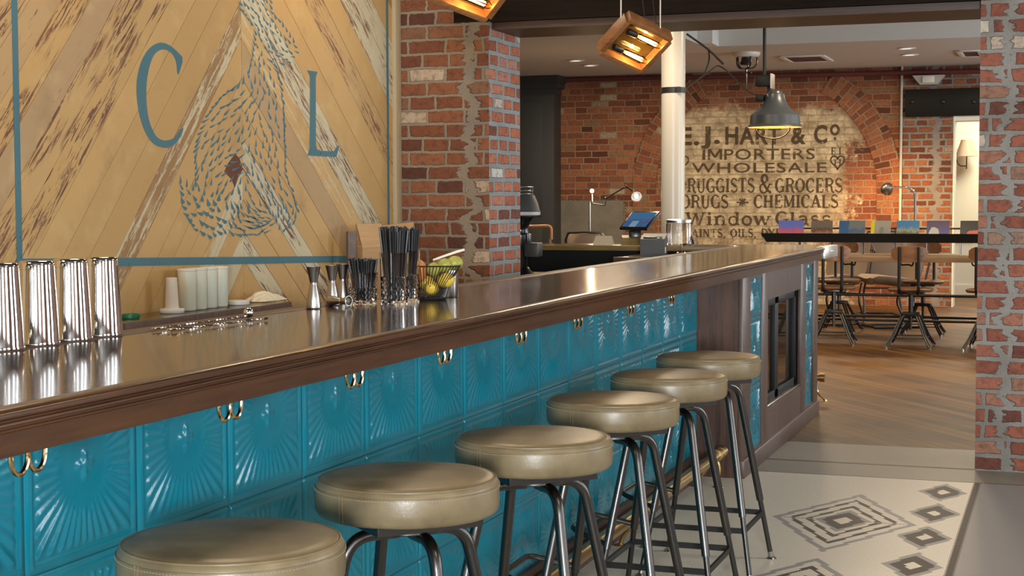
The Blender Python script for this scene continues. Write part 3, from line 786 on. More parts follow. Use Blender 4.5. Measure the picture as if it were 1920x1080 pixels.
# doorway: cream room beyond, wainscot
mb = MB(); mb.box(dl-0.9, 1.8, 22.3, 22.4, 0, ZC); W2 = struct(mb.build('wall_beyond', 'cream_wall'))
mb = MB(); mb.box(dl-0.9, 1.8, 22.27, 22.3, 0.0, 0.78); mb.box(dl-0.9, 1.8, 22.24, 22.3, 0.76, 0.80); mb.box(dl-0.9, 1.8, 22.25, 22.3, 0.0, 0.14)
for i in range(7): mb.box(dl-0.8+i*0.45, dl-0.8+i*0.45+0.06, 22.262, 22.27, 0.14, 0.76)
mb.build('wainscot', 'white_panel', W2)
mb = MB(); mb.box(dl, dl+0.02, YB-0.012, YB+0.3, 0, dtop); mb.box(dl, dl+0.9, YB-0.005, YB+0.3, dtop-0.06, dtop); struct(mb.build('door_1', 'white_panel'))
area('next_room_light', (-0.6, 21.2, 2.8), (0, 0, 0), 1.0, 1.0, 85, (1, .90, .72))
# tin box lintel
q0 = ony(1697, 168, YB-0.05); q1 = ony(1840, 216, YB-0.05)
mb = MB(); mb.box(q0.x, 0.3, YB-0.05, YB-0.001, q1.z, q0.z, bev=0.006)
ln = mb.build('steel_lintel', 'black'); ln.parent = WB
mb = MB()
for px in (1710, 1768, 1826):
    c = ony(px, 191, YB-0.05); mb.sphere((c.x, YB-0.055, c.z), 0.028, 12, 8, (1, .5, 1))
o = mb.build('bolt', 'black_steel', WB)

# ------------------------------------------------------------------ painted sign lettering on the far wall
def place_text(txt, x0, x1, yt, yb, bold=0.0, thin=1.0):
    cu = bpy.data.curves.new('t', 'FONT'); cu.body = txt; cu.size = 1; cu.offset = bold; cu.resolution_u = 3; cu.space_character = 1.08
    o = bpy.data.objects.new('t', cu); C.objects.link(o); bpy.context.view_layer.update()
    me = bpy.data.meshes.new_from_object(o.evaluated_get(bpy.context.evaluated_depsgraph_get()))
    bpy.data.objects.remove(o); bpy.data.curves.remove(cu)
    vs = [v.co.copy() for v in me.vertices]; fs = [tuple(p.vertices) for p in me.polygons]; bpy.data.meshes.remove(me)
    mnx = min(v.x for v in vs); mxx = max(v.x for v in vs); mny = 0.0; mxy = max(v.y for v in vs)
    return vs, fs, mnx, mxx, mny, mxy
def lay_text(mb, txt, x0, x1, yt, yb, ybr=None, bold=0.02, cap=None):
    vs, fs, a0, a1, b0, b1 = place_text(txt, x0, x1, yt, yb, bold)
    P0 = ony(x0, yb, YB); P1 = ony(x1, yb if ybr is None else ybr, YB); H = ony(x0, yt, YB).z-P0.z
    cap = cap or 0.70
    out = []
    for v in vs:
        t = (v.x-a0)/(a1-a0); out.append((P0.x+(P1.x-P0.x)*t, YB-0.003, P0.z+(P1.z-P0.z)*t + v.y/cap*H))
    mb.add(out, fs)
T, t_ = 0.17, 0.07
def ribbon(mb, pts, w, X, Y, y):
    n = len(pts); L = []; R_ = []
    P = [Vector((X(p[0]), Y(p[1]))) for p in pts]
    for i in range(n):
        a = P[max(0, i-1)]; b = P[min(n-1, i+1)]
        closed = (P[0]-P[-1]).length < 1e-6
        if closed and i in (0, n-1): a = P[n-2]; b = P[1]
        d = (b-a).normalized(); nn = Vector((-d.y, d.x))*w/2; L.append(P[i]+nn); R_.append(P[i]-nn)
    mb.add([(p.x, y, p.y) for p in L]+[(p.x, y, p.y) for p in R_], [(i, n+i, n+i+1, i+1) for i in range(n-1)])
def Sf(x, y, w=0.30): return ('s', x, y, w)
GL = {
 'D': (0.86, [([(.18, 0), (.18, 1)], T), ([(.10, 1), (.40, 1)]+arc(.42, .5, .32, .5, 90, -90)+[(.10, 0)], .10), ([(.74, .72), (.76, .5), (.74, .28)], T)], []),
 'R': (0.88, [([(.20, 0), (.20, 1)], T), ([(.10, 1), (.45, 1)]+arc(.45, .76, .27, .24, 90, -90)+[(.2, .52)], .10), ([(.70, .86), (.72, .76), (.70, .66)], T*.8), ([(.45, .52), (.62, .40), (.68, .08), (.86, -.06)], T*.75)], [(.2, 0, .36), (.12, 1, .2)]),
 'U': (0.88, [([(.2, 1), (.2, .3)]+arc(.44, .26, .24, .28, 180, 360)+[(.68, 1)], .10), ([(.2, 1), (.2, .3)], T)], [(.2, 1, .36), (.68, 1, .30)]),
 'G': (0.88, [(arc(.46, .5, .36, .5, 45, 320, 20), .10), (arc(.46, .5, .35, .46, 130, 230, 8), T), ([(.74, .45), (.74, .0)], T*.8)], [(.70, .45, .36)]),
 'I': (0.44, [([(.22, 0), (.22, 1)], T)], [(.22, 0, .4), (.22, 1, .4)]),
 'S': (0.72, [(arc(.36, .75, .24, .25, 20, 270, 14)+arc(.36, .26, .27, .26, 90, -160, 14), .11), ([(.2, .64), (.36, .52), (.54, .38)], T)], []),
 'T': (0.80, [([(.4, 0), (.4, 1)], T), ([(.06, .82), (.08, 1), (.72, 1), (.74, .82)], .09)], [(.4, 0, .36)]),
 'O': (0.90, [(arc(.45, .5, .34, .48, 0, 360, 24), .09), (arc(.45, .5, .34, .46, 135, 225, 8), T), (arc(.45, .5, .34, .46, -45, 45, 8), T)], []),
 'C': (0.84, [(arc(.46, .5, .36, .5, 48, 318, 20), .10), (arc(.46, .5, .35, .46, 130, 230, 8), T), ([(.72, .95), (.72, .7)], .08)], []),
 'E': (0.78, [([(.2, 0), (.2, 1)], T), ([(.1, 1), (.66, 1), (.67, .80)], .09), ([(.1, 0), (.68, 0), (.70, .22)], .09), ([(.2, .52), (.52, .52)], .09), ([(.52, .64), (.52, .40)], .06)], []),
 'H': (0.96, [([(.2, 0), (.2, 1)], T), ([(.74, 0), (.74, 1)], T), ([(.2, .5), (.74, .5)], .09)], [(.2, 0, .36), (.2, 1, .36), (.74, 0, .36), (.74, 1, .36)]),
 'M': (1.10, [([(.16, 0), (.18, 1)], .08), ([(.18, 1), (.54, .1)], T), ([(.54, .1), (.9, 1)], .08), ([(.9, 0), (.9, 1)], T)], [(.16, 0, .32), (.9, 0, .36), (.12, 1, .26), (.94, 1, .26)]),
 'A': (0.92, [([(.12, 0), (.44, 1)], .08), ([(.44, 1), (.78, 0)], T), ([(.24, .34), (.64, .34)], .08)], [(.12, 0, .30), (.78, 0, .36)]),
 'L': (0.76, [([(.2, 0), (.2, 1)], T), ([(.1, 0), (.68, 0), (.70, .26)], .09)], [(.2, 1, .36)]),
 'W': (1.30, [([(.10, 1), (.38, 0)], T), ([(.38, 0), (.64, .9)], .08), ([(.64, .9), (.90, 0)], T), ([(.90, 0), (1.18, 1)], .08)], [(.1, 1, .34), (.64, .95, .3), (1.18, 1, .30)]),
 'N': (0.98, [([(.18, 0), (.18, 1)], .09), ([(.18, 1), (.76, 0)], T), ([(.76, 0), (.76, 1)], .09)], [(.18, 0, .3), (.76, 1, .3), (.12, 1, .2)]),
 'P': (0.82, [([(.20, 0), (.20, 1)], T), ([(.10, 1), (.45, 1)]+arc(.45, .74, .26, .26, 90, -90)+[(.2, .48)], .10)], [(.2, 0, .36)]),
 'Y': (0.88, [([(.12, 1), (.44, .48)], T), ([(.76, 1), (.44, .48)], .08), ([(.44, .5), (.44, 0)], T)], [(.12, 1, .3), (.76, 1, .3), (.44, 0, .36)]),
 '&': (1.05, [(arc(.42, .78, .20, .22, -40, 220, 14)+[(.42, .42), (.66, .12), (.92, -.02)], T*.85), ([(.55, .62), (.26, .46)]+arc(.36, .24, .27, .26, 130, 330, 14)+[(.78, .42), (.88, .50)], .10)], [(.86, .5, .24)]),
 'i': (0.46, [([(.22, 0), (.22, .68)], T), (arc(.22, .9, .06, .06, 0, 360, 8), .09)], [(.22, 0, .38), (.16, .68, .24)]),
 'n': (0.86, [([(.2, 0), (.2, .68)], T), ([(.2, .5)]+arc(.43, .48, .22, .2, 150, 0, 8)+[(.66, 0)], T*.8)], [(.2, 0, .36), (.66, 0, .34), (.14, .68, .24)]),
 'd': (0.84, [(arc(.38, .33, .26, .33, 0, 360, 18), .12), ([(.64, 0), (.64, 1)], T)], [(.58, 1, .26), (.7, 0, .24)]),
 'o': (0.78, [(arc(.39, .33, .27, .33, 0, 360, 18), .13)], []),
 'w': (1.10, [([(.10, .68), (.32, 0)], T), ([(.32, 0), (.54, .66)], .08), ([(.54, .66), (.78, 0)], T), ([(.78, 0), (1.0, .68)], .08)], [(.1, .68, .28), (.54, .68, .24), (1.0, .68, .26)]),
 'l': (0.46, [([(.22, 0), (.22, 1)], T)], [(.22, 0, .38), (.16, 1, .24)]),
 'a': (0.80, [([(.16, .52), (.24, .64), (.40, .68), (.56, .60), (.60, .46), (.60, .06), (.76, 0)], T*.8), (arc(.38, .2, .22, .2, 60, 300, 12)+[(.6, .12)], .11), ([(.38, .40), (.6, .40)], .08)], []),
 's': (0.68, [(arc(.34, .51, .21, .17, 20, 270, 12)+arc(.34, .17, .23, .17, 90, -160, 12), .12)], []),
 ',': (0.4, [([(.2, .08), (.12, -.18)], .12)], []), ' ': (0.42, [], []), '.': (.4, [([(.2, 0), (.2, .1)], .14)], []),
 '*': (0.9, [([(.1, .4), (.8, .4)], .10), ([(.28, .15), (.62, .7)], .12), ([(.62, .15), (.28, .7)], .12), ([(.45, .05), (.45, .75)], .08)], []),
}
def serif_text(mb, txt, x0, x1, yt, yb, ybr=None, lower=None, sp=0.04):
    P0 = ony(x0, yb, YB); P1 = ony(x1, ybr or yb, YB); H = ony(x0, yt, YB).z-P0.z
    tot = sum(GL[c][0]+sp for c in txt); sx = (P1.x-P0.x)/tot; cur = 0; ly = 0
    for c in txt:
        w, strokes, ser = GL[c]
        X = lambda u: P0.x+(cur+u)*sx
        Y = lambda v: P0.z+(P1.z-P0.z)*(cur/tot)+v*H
        for k, (pts, th) in enumerate(strokes): ribbon(mb, pts, th*min(sx, H)*1.32, X, Y, YB-0.0032-0.0002*k)
        for (u, v, ww) in ser:
            hh = 0.075*H; vv = Y(v); lo = vv if v < 0.3 else vv-hh
            mb.add([(X(u-ww/2), YB-0.0041, lo), (X(u+ww/2), YB-0.0041, lo), (X(u+ww/2), YB-0.0041, lo+hh), (X(u-ww/2), YB-0.0041, lo+hh)], [(0, 1, 2, 3)])
        cur += w+sp
mb = MB()
lay_text(mb, 'E.', 1272, 1311, 239, 271, bold=0.030); lay_text(mb, 'J.', 1314, 1350, 237.5, 268.3, bold=0.030)
lay_text(mb, 'HART', 1360, 1464, 238.5, 270, 269.5, bold=0.028); lay_text(mb, '&', 1483, 1511, 238, 269.2, 269, bold=0.03)
lay_text(mb, 'C', 1526, 1551, 235, 267.8, bold=0.03)
lay_text(mb, 'I', 1317, 1322.5, 279.6, 299.5, bold=0.0); lay_text(mb, 'PORTERS', 1358, 1528, 279.6, 299.3, 298.3, bold=0.009)
q0 = ony(1329.5, 299.4, YB); q1 = ony(1352, 279.6, YB); fx = lambda u: q0.x+(q1.x-q0.x)*u; fz = lambda v: q0.z+(q1.z-q0.z)*v
for k, sg in enumerate(([(0, 0), (0, 1)], [(0.04, 1), (.5, .22)], [(.5, .22), (.96, 1)], [(1, 0), (1, 1)])): ribbon(mb, sg, .030, fx, fz, YB-.003-.0002*k)
lay_text(mb, 'WHOLESALE', 1297, 1550, 305.6, 323.8, 323, bold=0.010)
c = ony(1565.5, 243.5, YB); X_ = lambda u: u; Y_ = lambda v: v
ribbon(mb, arc(c.x, c.z, 0.045, 0.055, 0, 360, 20), 0.032, X_, Y_, YB-0.003)
c = ony(1565.6, 260, YB); ribbon(mb, [(c.x-0.015, c.z), (c.x+0.015, c.z)], 0.03, X_, Y_, YB-0.003)
serif_text(mb, 'DRUGGISTS', 1271, 1416, 335.5, 360.5, 360)
serif_text(mb, '&', 1423, 1450, 328, 361, 361)
serif_text(mb, 'GROCERS', 1453, 1581, 335, 360, 360)
serif_text(mb, 'DRUGS', 1277, 1367, 366.5, 390, 389.5); serif_text(mb, '*', 1378, 1408, 366, 388.5)
serif_text(mb, 'CHEMICALS', 1413, 1573, 366, 389.3, 389)
serif_text(mb, 'Window', 1286, 1446, 398, 422, 421.5); serif_text(mb, 'Glass', 1453, 1561, 397.5, 421, 421)
serif_text(mb, 'PAINTS, OILS, DYES', 1284, 1478, 430, 444.5, 444)
def heart(px, py, w, h):
    c = ony(px, py, YB); s_ = (ony(px+w/2, py, YB)-c).x; v_ = (ony(px, py-h/2, YB)-c).z
    pts = []
    for i in range(41):
        t = 2*PI*i/40; pts.append((c.x+s_*(math.sin(t)**3), c.z+v_*(13*math.cos(t)-5*math.cos(2*t)-2*math.cos(3*t)-math.cos(4*t)+2.5)/14.5))
    ribbon(mb, pts, 0.020, X_, Y_, YB-0.003)
heart(1570.5, 305, 26, 25); heart(1277, 306, 28, 26)
serif_text(mb, 'H', 1562.5, 1579.5, 298.5, 311, 311); serif_text(mb, 'H', 1269, 1285, 299, 311.5)
serif_text(mb, 'E.J.'.replace('J', 'I'), 1558, 1583, 277, 290, 290)
mb.build('painted_sign', 'sign_paint', WB, smooth=False)
# ------------------------------------------------------------------ bar
ZT = 1.0154; XF = -1.365; XBK = -1.955; YE = 10.10; YS = 0.5
TX = -1.6204; TS = 0.3355; TY0 = 2.1525
bt = thing('countertop', 'long varnished dark walnut bar top with a moulded front edge', 'bar top', (-1.66, 5.3, ZT))
def at(o): return Matrix.Translation(-Vector(o.location))
def child(mb, name, m, parent, **kw):
    """world-coordinate mesh parented to a thing that stands at parent.location"""
    L = parent.location
    mb.v = [(x-L.x, y-L.y, z-L.z) for x, y, z in mb.v]
    return mb.build(name, m, parent, **kw)
mb = MB(); mb.box(XBK, XF+0.001-0.03, YS, YE-0.01, ZT-0.035, ZT); child(mb, 'slab', 'bar_top', bt)
prof = [(-1.396, ZT), (-1.376, ZT-0.0005), (-1.369, ZT-0.003), (-1.3655, ZT-0.008), (-1.366, ZT-0.014), (-1.371, ZT-0.0175), (-1.371, ZT-0.019), (-1.3665, ZT-0.021), (-1.366, ZT-0.024), (-1.3715, ZT-0.0265),
        (-1.3715, ZT-0.0285), (-1.3685, ZT-0.0305), (-1.3685, ZT-0.033), (-1.3735, ZT-0.0355), (-1.3735, 0.9462), (-1.399, 0.9462), (-1.399, ZT-0.03)]
mb = MB(); n = len(prof)
mb.add([(x, YS, z) for x, z in prof]+[(x, YE, z) for x, z in prof], [(i, i+1, n+i+1, n+i) for i in range(n-1)]+[tuple(range(n-1, -1, -1)), tuple(n+i for i in range(n))])
child(mb, 'edge_moulding', 'bar_edge', bt, ang=50)
mb = MB(); mb.box(XBK-0.004, XBK+0.066, YS, 9.63, ZT-0.045, ZT+0.0016, bev=0.002); child(mb, 'back_lip', 'kick', bt)
mb = MB(); mb.box(-1.42, XF+0.002, 9.55, YE+0.003, 0.944, ZT+0.002, bev=0.003)
g_ = child(mb, 'corner_guard', 'nickel', bt); g_['label'] = 'pitted silver metal corner guard'
for y in (9.80, 9.86):
    mb = MB(); mb.sphere((XF+0.003, y, 0.985), 0.008, 10, 6, (.4, 1, 1))
    mb.v = [(a-bt.location.x, b_-bt.location.y, c-bt.location.z) for a, b_, c in mb.v]; mb.build('screw', 'chrome', g_)

bb = thing('bar_counter', 'front of the bar clad in glossy teal pressed tin squares with sunbursts', 'bar', (-1.7, 3.9, 0))
mb = MB(); mb.box(-1.93, TX-0.004, YS, 7.18, 0.0, 0.968); child(mb, 'carcass', 'black', bb)
def cladding(cols, rows, x, y0, z0, ts, N=64, ymin=None, ymax=None, zmax=9.0):
    a = (np.arange(N+1)/N-0.5); U, V_ = np.meshgrid(a, a, indexing='ij')
    r = np.sqrt(U*U+V_*V_); th = np.arctan2(V_, U); d = np.maximum(abs(U), abs(V_))
    ss = lambda lo, hi, t: np.clip((t-lo)/(hi-lo), 0, 1)**2*(3-2*np.clip((t-lo)/(hi-lo), 0, 1))
    rays = (0.5+0.5*np.cos(40*th))**2.2*ss(.17, .25, r)*(1-ss(.395, .425, d))
    h = 0.0042*rays*(0.6+0.9*r)
    h += 0.0045*(np.exp(-(U/.016)**2)*(1-ss(.06, .085, abs(V_)))+np.exp(-(V_/.016)**2)*(1-ss(.06, .085, abs(U)))).clip(0, 1)
    h += 0.0035*np.exp(-((d-.452)/.011)**2) - 0.004*ss(.478, .50, d) + 0.003*np.exp(-((d-.478)/.008)**2)
    h += 0.0012*ss(.30, .05, r)
    Vs = []; Fs = []; o = 0
    ii, jj = np.meshgrid(np.arange(N), np.arange(N), indexing='ij'); q = np.stack([ii*(N+1)+jj, (ii+1)*(N+1)+jj, (ii+1)*(N+1)+jj+1, ii*(N+1)+jj+1], -1).reshape(-1, 4)
    rr = random.Random(3)
    for c in cols:
        for w in rows:
            tilt = (rr.uniform(-1, 1)*0.0012*U + rr.uniform(-1, 1)*0.0012*V_)
            P = np.stack([x+(h+tilt), y0+(c+0.5+U)*ts, z0+(w+0.5+V_)*ts], -1).reshape(-1, 3); Vs.append(P); Fs.append(q+o); o += len(P)
    Vs = np.concatenate(Vs); Fs = np.concatenate(Fs)
    if ymin is not None:
        cy = Vs[Fs][:, :, 1].mean(1); cz = Vs[Fs][:, :, 2].mean(1); Fs = Fs[(cy > ymin) & (cy < ymax) & (cz < zmax)]
    return Vs, Fs
def np_mesh(name, Vs, Fs, m, parent):
    me = bpy.data.meshes.new(name); L = parent.location
    Vs = Vs - np.array([L.x, L.y, L.z])
    me.vertices.add(len(Vs)); me.vertices.foreach_set('co', Vs.astype(np.float32).ravel())
    me.loops.add(Fs.size); me.loops.foreach_set('vertex_index', Fs.astype(np.int32).ravel())
    me.polygons.add(len(Fs)); me.polygons.foreach_set('loop_start', np.arange(0, Fs.size, 4, dtype=np.int32)); me.polygons.foreach_set('loop_total', np.full(len(Fs), 4, np.int32))
    me.update(calc_edges=True); me.validate(); me.materials.append(MT[m]); me.shade_smooth()
    o = bpy.data.objects.new(name, me); C.objects.link(o); o.parent = parent; return o
Vs, Fs = cladding(range(-5, 15), range(0, 3), TX, TY0, 0.0005, TS, 64, -9, 99, 0.972)
np_mesh('tin_cladding', Vs, Fs, 'teal', bb)
mb = MB(); mb.box(TX-0.01, TX+0.030, YS, 7.185, 0.0, 0.085, bev=0.004); mb.box(TX-0.01, TX+0.018, YS, 7.185, 0.085, 0.115, bev=0.004); child(mb, 'kickboard', 'kick', bb)

# cabinet at the end of the bar with a fridge door
XC = -1.4035; YC0 = TY0+15*TS; YC1 = 9.54; ZB_ = 0.944
cb = thing('bar_end_cabinet', 'dark wood cabinet ending the bar, with teal tin strips either side of a glazed fridge', 'cabinet', (-1.66, 8.35, 0))
mb = MB(); mb.box(-1.95, XC-0.0206, YC0+0.0005, YC0+0.022, 0, 0.944); child(mb, 'side_panel', 'panel', cb)
def yx(px, py): return onx(px, py, XC).y
d0 = 0.02
st = [(YC0, yx(1407, 560)), (yx(1430, 560), yx(1440, 560)), (yx(1502, 560), yx(1511, 560)), (yx(1525.5, 560), YC1)]
for a, b_ in st:
    mb = MB(); mb.box(XC-d0, XC+0.001, a, b_, 0.085, ZB_, bev=0.0015); child(mb, 'stile', 'frame_wood', cb)
rails = [(st[1][1], st[2][0], 0.80, ZB_), (st[1][1], st[2][0], 0.085, 0.245)]
for a, b_ in ((st[0][1], st[1][0]), (st[2][1], st[3][0])): rails += [(a, b_, 0.925, ZB_), (a, b_, 0.06, 0.098)]
for q in rails:
    mb = MB(); mb.box(XC-d0, XC+0.0005, *q); child(mb, 'rail', 'frame_wood', cb)
mb = MB(); mb.box(XC-0.03, XC+0.012, YC0-0.002, YC1, 0, 0.085, bev=0.003); child(mb, 'plinth', 'frame_wood', cb)
mb = MB(); mb.box(-1.95, XC, YC1-0.02, YC1, 0, 0.944); mb.box(-1.95, -1.93, YC0+0.022, YC1-0.02, 0, 0.944); child(mb, 'back_panel', 'panel', cb)
for a, b_ in ((st[0][1], st[1][0]), (st[2][1], st[3][0])):
    mid = (a+b_)/2
    Vs, Fs = cladding(range(0, 1), range(0, 3), XC-0.011, mid-TS/2, 0.085-0.02, TS, 64, a, b_, 0.93)
    np_mesh('tin_strip', Vs, Fs, 'teal', cb)
ya, yb_ = st[1][1], st[2][0]
mb = MB(); mb.box(-1.93, -1.90, ya-0.05, yb_+0.05, 0.2, 0.85); mb.box(-1.90, XC-0.03, ya-0.05, ya-0.02, 0.2, 0.85); mb.box(-1.90, XC-0.03, yb_+0.02, yb_+0.05, 0.2, 0.85)
mb.box(-1.90, XC-0.03, ya, yb_, 0.2, 0.22); mb.box(-1.90, XC-0.03, ya, yb_, 0.83, 0.85)
child(mb, 'fridge_liner', 'grey_plastic', cb)
mb = MB(); mb.box(-1.89, XC-0.07, ya, yb_, 0.42, 0.428); mb.box(-1.89, XC-0.07, ya, yb_, 0.61, 0.618); child(mb, 'fridge_shelf', 'chrome', cb)
ym = ya+(yb_-ya)*0.40
fd = MB()
for a, b_ in ((ya+0.004, ym), (ym, yb_-0.004)):
    for s in ((a, a+0.05, .25, .795), (b_-0.05, b_, .25, .795), (a, b_, .25, .30), (a, b_, .755, .795)): fd.box(XC-0.06, XC-0.028, *s, bev=0.002)
fdo = child(fd, 'fridge_door', 'black', cb)
mb = MB()
for a, b_ in ((ya+0.05, ym-0.05), (ym+0.05, yb_-0.05)): mb.box(XC-0.048, XC-0.043, a, b_, .30, .755)
mb.v = [(x-cb.location.x, y-cb.location.y, z) for x, y, z in mb.v]; mb.build('glass_pane', 'door_glass', fdo)
mb = MB(); mb.box(XC-0.03, XC-0.005, ya, yb_, 0.246, 0.258, bev=0.002); child(mb, 'door_sill', 'brushed', cb)
bmats = [simple('bottle_amber', (0.22, 0.10, 0.02), 0.15), simple('bottle_green', (0.02, 0.09, 0.03), 0.15), simple('bottle_yellow_label', (0.55, 0.48, 0.18), 0.5)]
for m_ in bmats: MT[m_.name] = m_
mb = MB(); mb.lathe([(0, 0), (.030, 0), (.031, .01), (.031, .10), (.026, .125), (.012, .15), (.011, .18), (.0, .18)], 14)
bo = mb.build('bottle', 'bottle_amber')
pos = [(-1.53+dx, ya+0.08+0.10*i, z) for z in (0.221, 0.429, 0.619) for dx in (0.0, -0.12) for i in range(3)]
for i, (x, y, z) in enumerate(pos):
    o = bo if i == 0 else bo.copy()
    if i: C.objects.link(o); o.data = bo.data.copy(); o.data.materials[0] = MT[bmats[i % 3].name]
    o.location = (x, y, z); o.scale.z = 0.92
    tag(o, 'small bottle standing inside the dark fridge at the end of the bar', 'bottle', 'bottles in the bar fridge')

# brass foot rail with floor brackets
fr = thing('foot_rail', 'aged brass foot rail running along the floor below the teal tin', 'foot rail', (-1.47, 3.8, 0))
RX, RZ = -1.468, 0.146
mb = MB(); mb.tube([(RX, YS, RZ), (RX, 7.02, RZ)], 0.0225, 20); child(mb, 'rail', 'brass', fr)
mb = MB(); mb.tube([(RX, 7.012, RZ), (RX, 7.03, RZ), (RX, 7.062, RZ), (RX, 7.068, RZ)], [0.0245, 0.0255, 0.0255, 0.020], 20); child(mb, 'end_cap', 'brass', fr)
for y in (1.75, 3.05, 4.35, 5.64, 6.94):
    mb = MB(); mb.tube([(RX, y-0.018, RZ), (RX, y+0.018, RZ)], 0.0275, 18)
    mb.tube(bez([(RX, y, RZ-0.02), (RX+0.012, y, 0.09), (RX+0.003, y, 0.02), (RX+0.004, y, 0.0)], 0.04), [0.008]*16, 8)
    mb.tube(bez([(RX-0.015, y, RZ-0.012), (RX-0.05, y, 0.08), (RX-0.085, y, 0.035), (RX-0.095, y, 0.004)], 0.04), [0.008]*16, 8)
    for x in (RX+0.004, RX-0.095): mb.lathe([(0, 0), (.026, 0), (.024, .004), (.010, .008), (0, .009)], 14, Matrix.Translation((x, y, 0)))
    child(mb, 'bracket', 'brass', fr)
fr2 = thing('foot_rail', 'short brass rail end with one bracket showing past the far corner of the bar', 'foot rail', (-1.33, 10.0, 0))
mb = MB(); mb.tube([(-2.2, 10.20, .15), (-1.47, 10.20, .15)], 0.0225, 16); mb.tube([(-1.485, 10.20, .15), (-1.452, 10.20, .15)], 0.029, 16); child(mb, 'rail', 'brass', fr2)
mb = MB(); mb.tube(bez([(-1.50, 10.20, .14), (-1.505, 10.20, .05), (-1.445, 10.18, 0.004)], 0.06), 0.0055, 8); mb.lathe([(0, 0), (.020, 0), (.01, .007), (0, .008)], 12, Matrix.Translation((-1.445, 10.18, 0))); child(mb, 'bracket', 'bright_brass', fr2)

# double hooks under the bar edge
hk = thing('bag_hook', 'x', 'hook', (0, 0, 0), 0, 'brass double hooks under the bar edge')
mb = MB(); mb.box(-0.002, 0.002, -0.010, 0.010, -0.005, 0.022, bev=0.001); mb.build('back_plate', 'bright_brass', hk)
for s in (-1, 1):
    mb = MB(); pts = [(-0.003, 0, 0.015), (-0.006, 0, -0.004)]+[(-0.008, s*(0.0155-0.0155*math.cos(rad(t))), -0.010-0.021*math.sin(rad(t))) for t in range(0, 181, 12)]+[(-0.009, s*0.032, -0.004)]
    mb.tube(pts, 0.0030, 8); mb.sphere((-0.009, s*0.0322, 0.000), 0.0052, 10, 8); mb.build('hook_arm', 'bright_brass', hk)
hooks = [(60, 850), (438, 765), (670, 708), (838, 665), (981, 631), (1088, 602), (1186, 577), (1262, 557)]
hl = ['leftmost brass double hook under the bar edge, below the steel shakers', 'second brass double hook from the left under the bar edge', 'brass double hook under the bar edge, below the straw tumblers', 'brass double hook under the bar edge, below the fruit basket',
      'brass double hook just right of the brick pillar base, fifth from the left', 'sixth brass double hook from the left, above the fourth stool', 'brass double hook second from the dark wood side panel', 'brass double hook nearest the dark wood side panel, the farthest one']
for i, (px, py) in enumerate(hooks):
    p = onx(px, py, -1.405); o = hk if i == 0 else dup(hk)
    o.location = (-1.4015, p.y, 0.948); o.scale = (1.3,)*3; o['label'] = hl[i]

